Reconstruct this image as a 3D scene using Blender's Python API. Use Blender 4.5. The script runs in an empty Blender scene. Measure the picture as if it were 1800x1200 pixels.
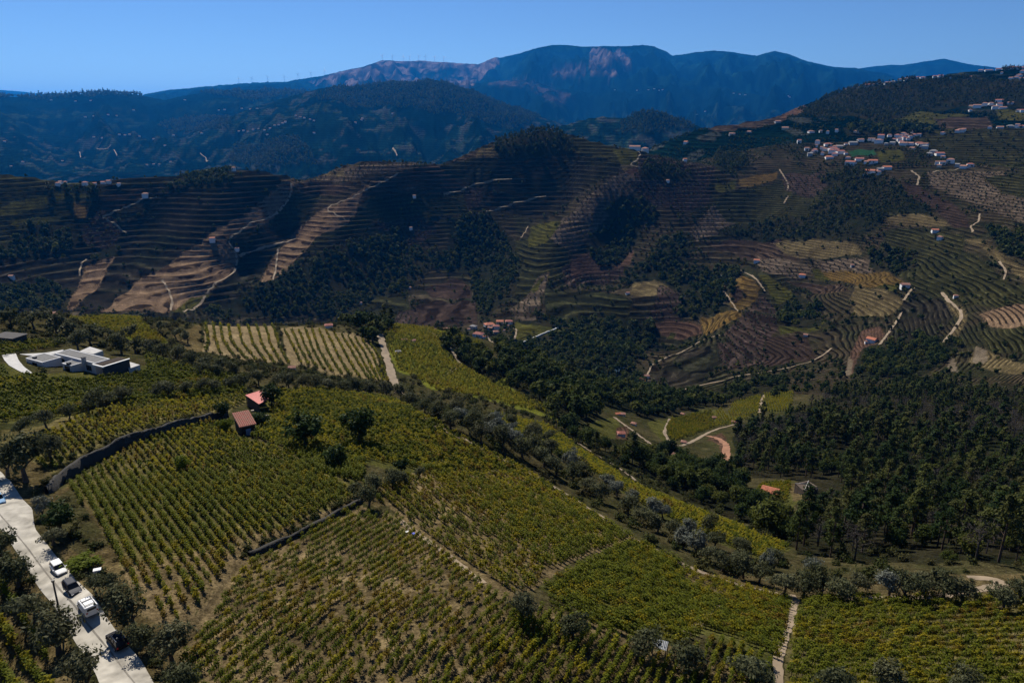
import bpy, bmesh, math, random
import numpy as np
from mathutils import Vector, Matrix

random.seed(7)
RNG = np.random.default_rng(11)
scene = bpy.context.scene
COL = scene.collection

# ------------------------------------------------------------------ camera
W0, H0 = 1800.0, 1200.0
FPX = 1285.0
PITCH = math.radians(17.3)
ZC = 300.0
cam_d = bpy.data.cameras.new('camera')
cam_d.sensor_width = 36.0
cam_d.lens = 36.0 * FPX / W0
cam_d.clip_start = 1.0
cam_d.clip_end = 90000.0
cam = bpy.data.objects.new('camera', cam_d)
COL.objects.link(cam)
cam.location = (0, 0, ZC)
cam.rotation_euler = (math.radians(90) - PITCH, 0, 0)
scene.camera = cam

# ------------------------------------------------------------------ sky and sun
SUN_EL = math.radians(46)
SUN_AZ = math.radians(-30)          # left of straight ahead (+Y)
world = bpy.data.worlds.new('World')
scene.world = world
world.use_nodes = True
wn = world.node_tree.nodes
wl = world.node_tree.links
bg = wn['Background']
sky = wn.new('ShaderNodeTexSky')
sky.sky_type = 'NISHITA'
sky.sun_disc = False
sky.sun_elevation = SUN_EL
sky.sun_rotation = SUN_AZ
sky.altitude = 2500
sky.air_density = 1.0
sky.dust_density = 0.0
sky.ozone_density = 10.0
wl.new(sky.outputs[0], bg.inputs[0])
bg.inputs[1].default_value = 0.070

sun_d = bpy.data.lights.new('sun', 'SUN')
sun_d.energy = 5.0
sun_d.angle = math.radians(0.5)
sun_d.color = (1.0, 0.93, 0.82)
sun = bpy.data.objects.new('sun', sun_d)
COL.objects.link(sun)
sdir = Vector((math.sin(SUN_AZ) * math.cos(SUN_EL), math.cos(SUN_AZ) * math.cos(SUN_EL), math.sin(SUN_EL)))
sun.rotation_euler = sdir.to_track_quat('Z', 'Y').to_euler()

vs = scene.view_settings
vs.view_transform = 'Standard'
vs.look = 'None'
vs.exposure = 0.42
vs.gamma = 1.0
vs.use_curve_mapping = False
scene.cycles.use_denoising = True
scene.cycles.max_bounces = 5
scene.cycles.diffuse_bounces = 2
scene.cycles.transmission_bounces = 3
scene.cycles.transparent_max_bounces = 6
scene.cycles.volume_bounces = 0

HAZE_COL = (.02, .31, 1.0)
HAZE_DEN = 2.6e-5

# ------------------------------------------------------------------ helpers: projection
CP, SP = math.cos(PITCH), math.sin(PITCH)

def pix_dir(u, v):
    cx = (np.asarray(u, float) - W0 / 2) / FPX
    cy = (H0 / 2 - np.asarray(v, float)) / FPX
    return cx, CP + cy * SP, -SP + cy * CP

def pix_polar(u, v):
    x, y, z = pix_dir(u, v)
    rho = np.hypot(x, y)
    return np.arctan2(x, y), z / rho

def polar_pix(az, t):
    """azimuth, tan(elevation) -> pixel of the photograph"""
    x = np.sin(az); y = np.cos(az); z = t
    fwd = y * CP - z * SP
    up = y * SP + z * CP
    fwd = np.where(fwd < 1e-3, 1e-3, fwd)
    return W0 / 2 + FPX * x / fwd, H0 / 2 - FPX * up / fwd

# ------------------------------------------------------------------ noise
def _hash(ix, iy, seed):
    h = (ix.astype(np.int64) * 374761393 + iy.astype(np.int64) * 668265263 + seed * 974711) & 0xffffffff
    h = ((h ^ (h >> 13)) * 1274126177) & 0xffffffff
    h = h ^ (h >> 16)
    return (h & 0xffff) / 65535.0

def vnoise(x, y, seed=0):
    ix = np.floor(x); iy = np.floor(y)
    fx = x - ix; fy = y - iy
    fx = fx * fx * fx * (fx * (fx * 6 - 15) + 10)
    fy = fy * fy * fy * (fy * (fy * 6 - 15) + 10)
    ix = ix.astype(np.int64); iy = iy.astype(np.int64)
    a = _hash(ix, iy, seed); b = _hash(ix + 1, iy, seed)
    c = _hash(ix, iy + 1, seed); d = _hash(ix + 1, iy + 1, seed)
    return (a + (b - a) * fx) * (1 - fy) + (c + (d - c) * fx) * fy

def fbm(x, y, octv=4, seed=0, gain=0.5):
    s = 0; a = 1; n = 0
    for o in range(octv):
        s = s + a * vnoise(x * 2 ** o + 17.3 * o, y * 2 ** o - 9.1 * o, seed + o * 31)
        n += a; a *= gain
    return s / n

def ridged(x, y, octv=4, seed=0):
    s = 0; a = 1; n = 0
    for o in range(octv):
        s = s + a * (1 - np.abs(2 * vnoise(x * 2 ** o + 5.2 * o, y * 2 ** o + 3.7 * o, seed + o * 17) - 1))
        n += a; a *= 0.5
    return s / n

def sstep(a, b, x):
    t = np.clip((x - a) / (b - a), 0, 1)
    return t * t * (3 - 2 * t)

# ------------------------------------------------------------------ terrain control points: (photo x, photo y, ground distance m)
CTRL = [
 # foreground spur
 (150,1060,80),(0,900,112),(260,1200,64),(0,1200,78),(700,1200,57),(900,1050,74),(400,1000,86),(600,1000,84),
 (1300,1150,75),(1100,1190,64),(1800,1200,98),(1800,1100,118),(1650,1000,137),(1750,975,155),(700,850,113),(560,760,150),(250,850,122),
 (455,700,190),(430,745,165),(140,635,233),(0,600,263),(0,690,190),(250,700,188),(100,770,150),(350,640,232),
 (0,552,330),(250,562,330),(120,575,300),(430,575,370),(450,635,290),(650,590,380),(690,675,275),(690,704,222),(560,690,205),
 (560,572,395),(360,570,350),(840,760,160),
 (680,572,440),(800,585,470),(900,690,330),(990,740,300),(860,700,295),(780,640,350),
 (930,825,151),(1110,945,119),(1270,1015,111),(1390,1045,111),(1000,950,104),(1200,1080,85),
 (1000,800,192),(1200,890,168),(1380,970,143),(1100,800,255),(1200,830,268),(1200,745,425),(1340,712,495),(1180,700,505),
 (1400,750,400),(1500,850,265),(1420,870,240),(1600,700,520),(1800,690,560),(1750,800,335),(1800,900,232),(1600,930,185),(1330,870,238),(1300,930,190),
 # valley
 (1300,690,600),(1060,680,720),(960,650,730),(900,600,840),(880,572,930),(770,580,930),(1000,575,930),(1100,620,820),(1200,670,720),
 (1400,650,740),(1510,620,800),(1700,650,680),(1800,610,740),(1750,585,790),(1450,665,690),
]
def rmid(v):
    return float(np.interp(v, [228, 250, 300, 350, 400, 450, 500, 550], [1560, 1530, 1465, 1405, 1340, 1270, 1170, 1060]))
MID = [  # middle hill: (photo x, photo y, offset from the even slope): spurs reach forward, gullies back
 (0,540,-17),(200,546,-25),(350,550,-17),(600,560,0),(700,545,4),(480,556,0),
 (505,312,-34),(470,345,-42),(440,378,-51),(415,425,-55),(340,485,-59),(260,540,-59),
 (250,400,8),(190,470,12),(140,530,9),(60,450,9),(0,400,4),(100,360,12),
 (560,345,6),(510,420,9),(440,480,8),(385,535,4),
 (740,287,-17),(650,335,-38),(575,390,-51),(510,450,-55),(465,498,-51),
 (700,470,8),(620,500,4),(800,400,4),(790,520,9),(800,330,4),(950,300,1),(1000,350,2),(700,400,4),
 (1115,262,-4),(1105,300,-34),(1050,335,-46),(985,400,-59),(945,475,-63),(900,535,-59),
 (880,440,8),(860,500,9),(1070,420,10),(1040,500,1),(1050,560,-51),
 (1230,350,-8),(1170,440,-34),(1110,520,-68),(1290,420,5),(1330,485,-76),(1285,555,-110),(1200,610,-102),
 (1250,500,-17),(1400,560,-59),(1430,510,-34),
 (950,228,0),(890,245,0),(860,252,0),(1010,240,0),(1070,256,0),(600,293,1),(400,298,0),(320,312,0),(250,313,1),(160,326,1),(80,320,5),(0,308,12),
]
CTRL += [(u, v, rmid(v) + o) for (u, v, o) in MID]
CTRL += [
 # right hill
 (1500,300,1500),(1600,245,1800),(1700,295,1560),(1800,300,1450),(1650,360,1340),(1550,380,1290),(1700,410,1180),(1780,460,1020),
 (1600,480,1080),(1500,500,1040),(1590,540,940),(1680,560,860),(1400,330,1480),(1400,420,1290),(1300,300,1540),(1690,510,960),
 (1250,245,1900),(1400,250,1780),(1400,195,2350),(1750,200,2250),(1600,185,2380),(1750,245,1850),(1320,215,2150),
 (1480,163,2800),(1560,145,2900),(1700,122,3000),(1800,120,2900),(1220,232,2050),
]
CTRL_H = [  # (photo x at horizon, distance, height below camera) hidden ground
 (-150,620,-255),(100,620,-262),(300,640,-265),(500,640,-255),(650,640,-240),
 (-250,330,-70),(-250,1000,-210),(-250,1600,-110),
 (0,2300,-300),(300,2300,-320),(600,2300,-320),(900,2350,-290),(1080,2500,-260),(-300,2400,-280),
 (1250,3200,-200),(1500,4200,-150),(1800,4200,-100),(2100,3000,120),(2100,1500,-100),(2100,700,-170),(2100,150,-78),
 (-200,130,-55),(-200,60,-46),(900,30,-47),(300,35,-45),(1500,40,-56),(2200,60,-58),
 (-100,4000,-330),(500,4000,-330),(1000,4000,-330),(1500,7000,-200),(0,9000,-330),(900,9000,-330),(1800,9000,-200),
]
cz, cs, ct = [], [], []
CREST = [c for c in CTRL if 1400 < c[2] < 1640 and c[1] < 330 and c[0] < 1120 and (c[0], c[1]) in {(950,228),(890,245),(860,252),(1010,240),(1070,256),(600,293),(400,298),(320,312),(250,313),(160,326),(80,320),(0,308),(740,287),(505,312),(1115,262)}]
CTRL_B = [(u, v, r + dr, dv) for (u, v, r) in CREST for dr, dv in ((70, 10), (220, 55))]
for (u, v, r) in CTRL:
    a, t = pix_polar(u, v)
    cz.append(float(a)); cs.append(math.log(r)); ct.append(float(t))
for (u, v, r, dv) in CTRL_B:
    a, t = pix_polar(u, v + dv)
    cz.append(float(a)); cs.append(math.log(r)); ct.append(float(t))
for (u, r, h) in CTRL_H:
    a, t = pix_polar(u, 200)
    cz.append(float(a)); cs.append(math.log(r)); ct.append(h / r)
cz = np.array(cz); cs = np.array(cs); ct = np.array(ct)
N = len(cz)

def tps(d2):
    return 0.5 * d2 * np.log(d2 + 1e-12)

D2 = (cz[:, None] - cz[None]) ** 2 + (cs[:, None] - cs[None]) ** 2
Kmat = tps(D2) + np.eye(N) * 1.2e-4
P = np.stack([np.ones(N), cz, cs], 1)
Amat = np.block([[Kmat, P], [P.T, np.zeros((3, 3))]])
sol = np.linalg.solve(Amat, np.concatenate([ct, np.zeros(3)]))

# coarse evaluation of the smooth terrain in (azimuth, ln distance)
gA = np.linspace(-0.93, 0.93, 240)
gS = np.linspace(math.log(25), math.log(10000), 420)
GA, GS = np.meshgrid(gA, gS)
fl = np.stack([GA.ravel(), GS.ravel()], 1)
out = np.zeros(len(fl))
for i in range(0, len(fl), 20000):
    q = fl[i:i + 20000]
    d2 = (q[:, 0:1] - cz[None]) ** 2 + (q[:, 1:2] - cs[None]) ** 2
    out[i:i + 20000] = tps(d2) @ sol[:N] + sol[N] + q[:, 0] * sol[N + 1] + q[:, 1] * sol[N + 2]
GT = out.reshape(GA.shape)

def bil(grid, xs, ys, x, y):
    """bilinear lookup grid[y, x] on monotone axes"""
    x = np.clip(x, xs[0], xs[-1]); y = np.clip(y, ys[0], ys[-1])
    j = np.clip(np.searchsorted(xs, x) - 1, 0, len(xs) - 2)
    i = np.clip(np.searchsorted(ys, y) - 1, 0, len(ys) - 2)
    fx = (x - xs[j]) / (xs[j + 1] - xs[j]); fy = (y - ys[i]) / (ys[i + 1] - ys[i])
    return (grid[i, j] * (1 - fx) + grid[i, j + 1] * fx) * (1 - fy) + (grid[i + 1, j] * (1 - fx) + grid[i + 1, j + 1] * fx) * fy

# ------------------------------------------------------------------ terrain grid
azd = np.radians(47)
azc = np.linspace(-azd, azd, 800)
azl = np.radians(np.linspace(-180, -47.6, 36)); azr = np.radians(np.linspace(47.6, 180, 36))
AZ = np.concatenate([azl, azc, azr])
RH = np.concatenate([
    np.array([0.6, 8, 16, 24, 30, 36, 41]),
    np.exp(np.arange(math.log(45), math.log(450), 0.0062)),
    np.exp(np.arange(math.log(450), math.log(700), 0.0075)),
    np.arange(700, 1800, 2.7),
    np.arange(1800, 3500, 9.0),
    np.exp(np.arange(math.log(3500), math.log(22000), 0.0098)),
    np.exp(np.linspace(math.log(22300), math.log(45000), 20)),
])
SS = np.log(RH)
NA, NR = len(AZ), len(RH)
A2, R2 = np.meshgrid(AZ, RH)
A2c = np.clip(A2, -0.92, 0.92)
T2 = bil(GT, gA, gS, A2c, np.log(R2))
X2 = R2 * np.sin(A2); Y2 = R2 * np.cos(A2)
Hh = T2 * np.maximum(R2, 25)
near = R2 < 45
Hh = np.where(near, np.where(R2 < 25, -46.5 + 0 * Hh, Hh), Hh)
base_far = -330.0
wfar = sstep(4500, 9000, R2)
Hh = Hh * (1 - wfar) + base_far * wfar

# natural relief grows with distance
amp = np.interp(R2, [40, 250, 500, 900, 2000, 4000], [0.15, 0.5, 3.0, 7.0, 16.0, 26.0])
wl_ = np.interp(R2, [40, 250, 500, 900, 2000, 4000], [22, 40, 90, 170, 330, 600])
nz = np.zeros_like(R2)
for lo, hi, a, w in ((0, 350, 0.35, 30.), (250, 900, 3.0, 80.), (600, 2600, 5.5, 150.), (1800, 9000, 24.0, 520.)):
    k0, k1 = np.searchsorted(RH, lo), np.searchsorted(RH, hi)
    Rk = R2[k0:k1]
    m = sstep(lo, lo * 1.5 + 1, Rk) * (1 - sstep(hi * 0.75, hi, Rk))
    nz[k0:k1] += m * a * (fbm(X2[k0:k1] / w + 31, Y2[k0:k1] / w - 12, 4, int(w)) - 0.5) * 2
Hh += nz

# ------------------------------------------------------------------ far ridges (skyline points of the photograph, distance, front width, base)
def ridge(pts, R, front, back, base, gully, gw, seed, power=1.25, rough=0.0):
    pu = np.array([p[0] for p in pts], float); pv = np.array([p[1] for p in pts], float)
    Rv = np.array([p[2] if len(p) > 2 else R for p in pts], float)
    a, t = pix_polar(pu, pv)
    o = np.argsort(a)
    r0 = np.searchsorted(RH, Rv.min() - front * 1.06); r1 = np.searchsorted(RH, Rv.max() + back * 1.06)
    c0 = np.searchsorted(AZ, a.min()); c1 = np.searchsorted(AZ, a.max()) + 1
    sl = (slice(r0, r1), slice(c0, c1))
    A = A2c[sl]; Rg = R2[sl]
    tt = np.interp(A, a[o], t[o])
    RR = np.interp(A, a[o], Rv[o])
    Hr = tt * RR
    d = RR - Rg
    tang = A * RR
    x = np.where(d > 0, d / front, -d / back)
    # spurs: warp the distance so that the foot reaches out along spurs
    sp = ridged(tang / gw + 0.25 * fbm(tang / gw, d / gw, 3, seed + 5), d / (gw * 3.2) + 7, 4, seed)
    sp2 = fbm(tang / (gw * 0.35), d / (gw * 0.5), 4, seed + 9)
    env = np.clip(x, 0, 1)
    xx = np.clip(x * (1.24 - 0.48 * sp), 0, 1.0)
    prof = (1 - xx) ** power
    z = base + (Hr - base) * prof + gully * (sp - 0.55) * np.sin(np.pi * np.clip(env, 0, 1)) + gully * 0.55 * (sp2 - 0.5) * np.clip(env * 7, 0, 1) + gully * .30 * (ridged(tang / (gw * .22), d / (gw * .4), 3, seed + 13) - .5) * np.clip(env * 9, 0, 1)
    z = np.where(d > 0, np.minimum(z, tt * Rg - .012 * d), z)      # no spur overtops the skyline
    if rough:
        z = z + rough * (fbm(tang / (RR * .016), Rg / 260.0, 4, seed + 3) - 0.5) * 2
    Hh[sl] = np.where(x < 1.05, np.maximum(Hh[sl], z), Hh[sl])

ridge([(-400,150),(0,158),(40,161),(85,167),(160,185),(230,215)], 30000, 6000, 5000, -330, 60, 2500, 1)
ridge([(160,215),(215,190),(255,166),(300,158),(370,151),(430,147),(500,144),(560,134),(600,126),(640,117),(672,106),(700,108),(740,106),(790,110),(840,113),(862,103),(870,100),(880,101),(910,95),(950,83),(970,79),(1000,80),(1020,82),(1060,81),(1100,82),(1130,79),(1150,81),(1170,90),(1182,98),(1215,93),(1255,88),(1290,92),(1330,98),(1362,89),(1385,95),(1420,108),(1470,118),(1500,119),(1560,130),(1650,165),(1750,215)], 16500, 7800, 5000, -330, 560, 1000, 21, 1.1, 15)
ridge([(1350,215),(1400,175),(1450,135),(1500,120),(1540,115),(1590,113),(1625,108),(1660,103),(1700,112),(1760,120),(1900,125),(2100,120)], 20000, 6500, 4500, -330, 230, 1300, 25, 1.1, 18)
ridge([(560,230),(640,195),(700,172),(760,156),(820,148),(880,142),(920,141),(960,150),(1010,160),(1080,150),(1150,142),(1250,150),(1350,170),(1400,180),(1480,215)], 11700, 3900, 3300, -330, 280, 700, 33, 1.15, 10)
ridge([(-500,150),(-200,162),(0,169),(60,170),(95,166),(150,165),(185,163),(240,166),(290,176),(330,166),(390,158),(430,157),(500,160),(580,162),(650,180),(740,230)], 9400, 4500, 3000, -330, 150, 700, 41, 1.3, 9)
ridge([(300,250),(400,205),(440,190),(480,178),(520,166),(560,155),(600,150),(640,152),(690,143),(720,146),(760,140),(800,150),(830,160),(870,178),(900,188),(950,205),(1000,222),(1040,240),(1100,262)], 6400, 3000, 2500, -330, 120, 560, 57, 1.2, 7)
ridge([(930,240),(980,222),(1030,208),(1060,204),(1100,206),(1130,196),(1160,198),(1190,208),(1230,222),(1290,240)], 4200, 1300, 1300, -310, 50, 300, 63, 1.2, 4)

H_smooth = Hh.copy()
T2 = Hh / np.maximum(R2, 0.6)
U2, V2 = polar_pix(A2, T2)

# ------------------------------------------------------------------ land cover
def inpoly(u, v, poly):
    p = np.asarray(poly, float)
    res = np.zeros(np.shape(u), bool)
    x0, y0 = p[-1]
    for x1, y1 in p:
        if y0 != y1:
            c = ((y1 > v) != (y0 > v)) & (u < (x0 - x1) * (v - y1) / (y0 - y1) + x1)
            res ^= c
        x0, y0 = x1, y1
    return res

def segdist(x, y, pts):
    """distance to a polyline and the sign (+ on the far side from the camera)"""
    best = np.full(np.shape(x), 1e9); side = np.zeros(np.shape(x))
    for (xa, ya), (xb, yb) in zip(pts[:-1], pts[1:]):
        dx, dy = xb - xa, yb - ya
        L2 = dx * dx + dy * dy
        t = np.clip(((x - xa) * dx + (y - ya) * dy) / L2, 0, 1)
        d = np.hypot(x - xa - t * dx, y - ya - t * dy)
        s = np.sign(dx * (y - ya) - dy * (x - xa))
        side = np.where(d < best, s, side)
        best = np.minimum(best, d)
    return best, side

def polar_T(az, s):
    return bil(T2, AZ, SS, az, s)

def ground_h(x, y):
    r = np.hypot(x, y)
    return bil(Hh, AZ, SS, np.arctan2(x, y), np.log(np.maximum(r, 1)))

def px2g(u, v, rmin=45, rmax=3600):
    """ground point that the photograph shows at pixel (u, v)"""
    az, t = pix_polar(u, v)
    az = float(az); t = float(t)
    i0 = np.searchsorted(RH, rmin); i1 = min(np.searchsorted(RH, rmax), NR - 1)
    prof = bil(T2, AZ, SS, np.full(i1 - i0, az), SS[i0:i1])
    hit = np.nonzero(prof >= t)[0]
    if len(hit):
        k = hit[0]
        if k > 0:
            f = (t - prof[k - 1]) / (prof[k] - prof[k - 1] + 1e-9)
            r = RH[i0 + k - 1] + f * (RH[i0 + k] - RH[i0 + k - 1])
        else:
            r = RH[i0]
    else:
        r = RH[i0 + int(np.argmax(prof))]
    return r * math.sin(az), r * math.cos(az)

# retaining walls step the foreground ground: (photo polyline, height, reach behind)
WALLS = [([(74,868),(90,857),(105,846),(135,823),(175,803),(212,784),(262,768),(315,752),(368,737),(395,730)], 1.6, 26.0),
         ([(432,972),(470,960),(520,938),(560,918),(600,896),(628,880)], 0.5, 14.0),
         ([(300,1160),(330,1120),(372,1060),(432,972)], 0.25, 10.0)]
wall_lines = []
for pts, hgt, reach in WALLS:
    g = [px2g(u, v, 45, 400) for u, v in pts]
    wall_lines.append((g, hgt))
    k0, k1 = np.searchsorted(RH, 60), np.searchsorted(RH, 420)
    d, s = segdist(X2[k0:k1], Y2[k0:k1], g)
    add = np.where(s > 0, hgt * np.exp(-(d / reach) ** 2), 0)
    for (pa_, pb_) in ((g[0], g[1]), (g[-1], g[-2])):     # the step dies out at both ends of the wall
        dx, dy = pb_[0] - pa_[0], pb_[1] - pa_[1]
        L_ = math.hypot(dx, dy)
        add = add * np.clip(((X2[k0:k1] - pa_[0]) * dx + (Y2[k0:k1] - pa_[1]) * dy) / L_ / 5.0 + .1, 0, 1)
    Hh[k0:k1] += add
T2 = Hh / np.maximum(R2, 0.6)
U2, V2 = polar_pix(A2, T2)

# classes: colour a, colour b, blotch size (m), terrace step (m, 0 none), vine line colour, line share
CLS = {
 'soil':   ((0.1614,0.1196,0.0622),(0.1017,0.0766,0.0382), 3.0, 0, None, 0),
 'soilg':  ((0.1132,0.0935,0.0394),(0.0738,0.0669,0.0236), 3.0, 0, None, 0),
 'greenfloor': ((.075,.072,.020),(.050,.052,.015), 3.0, 0, None, 0),
 'yfield': ((.115,.120,.018),(.085,.092,.016), 6.0, 0, None, 0),
 'drygrass': ((0.1105,0.0833,0.0382),(0.0595,0.0476,0.0221), 3.0, 0, None, 0),
 'shrubfloor': ((.032,.034,.013),(.055,.047,.022), 4.0, 0, None, 0),
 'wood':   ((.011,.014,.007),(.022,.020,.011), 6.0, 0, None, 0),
 'scrub':  ((0.0208,0.0216,0.0104),(0.0384,0.0304,0.0184), 14.0, 6.0, (.01,.01,.01), .4),
 'tdark':  ((0.0216,0.0186,0.0132),(0.0144,0.0150,0.0084), 40.0, 7.6, (0.0054,0.0066,0.0030), .5),  # dense dark vines; shade of the spur sides is partly in this colour
 'tbrown': ((0.0440,0.0304,0.0216),(0.0320,0.0240,0.0160), 40.0, 7.2, (0.0112,0.0104,0.0064), .45),
 'tgreen': ((.030,.029,.012),(.020,.021,.009), 30.0, 6.2, (.010,.015,.005), .45),
 'tsand':  ((0.1720,0.1160,0.0704),(0.1320,0.0880,0.0544), 30.0, 6.4, (0.0240,0.0192,0.0104), .22),  # bare soil; brightness of the sunlit spur crests is partly in this colour
 'tsand2': ((0.0945,0.0738,0.0360),(0.0675,0.0522,0.0261), 30.0, 5.6, (0.0216,0.0216,0.0081), .40),
 'orch':   ((0.1011,0.0764,0.0542),(0.0677,0.0518,0.0358), 16.0, 6.0, (0.0370,0.0309,0.0210), .35),
 'orchp':  ((0.0435,0.0300,0.0240),(0.0300,0.0218,0.0173), 16.0, 6.0, (0.0165,0.0128,0.0097), .4),
 'ochre':  ((0.1080,0.0680,0.0208),(0.0760,0.0512,0.0176), 12.0, 4.2, (.01,.01,.01), .4),
 'olivef': ((0.0578,0.0544,0.0127),(0.0391,0.0399,0.0110), 12.0, 4.2, (.01,.01,.01), .4),
 'redsoil': ((0.0900,0.0525,0.0360),(0.0600,0.0375,0.0255), 8.0, 4.6, (.01,.01,.01), .4),
 'plough': ((0.0375,0.0255,0.0195),(0.0285,0.0203,0.0150), 14.0, 5.0, (.01,.01,.01), .4),
 'pale':   ((0.1400,0.1120,0.0770),(0.0980,0.0770,0.0525), 5.0, 0, None, 0),
 'pitch':  ((.018,.060,.028),(.018,.054,.025), 20.0, 0, None, 0),
 'stripe': ((0.2125,0.1615,0.0892),(0.1530,0.1190,0.0595), 4.0, 0, None, 0),
 'rock':   ((.34,.32,.29),(.15,.14,.12), 3.0, 0, None, 0),
}
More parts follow.
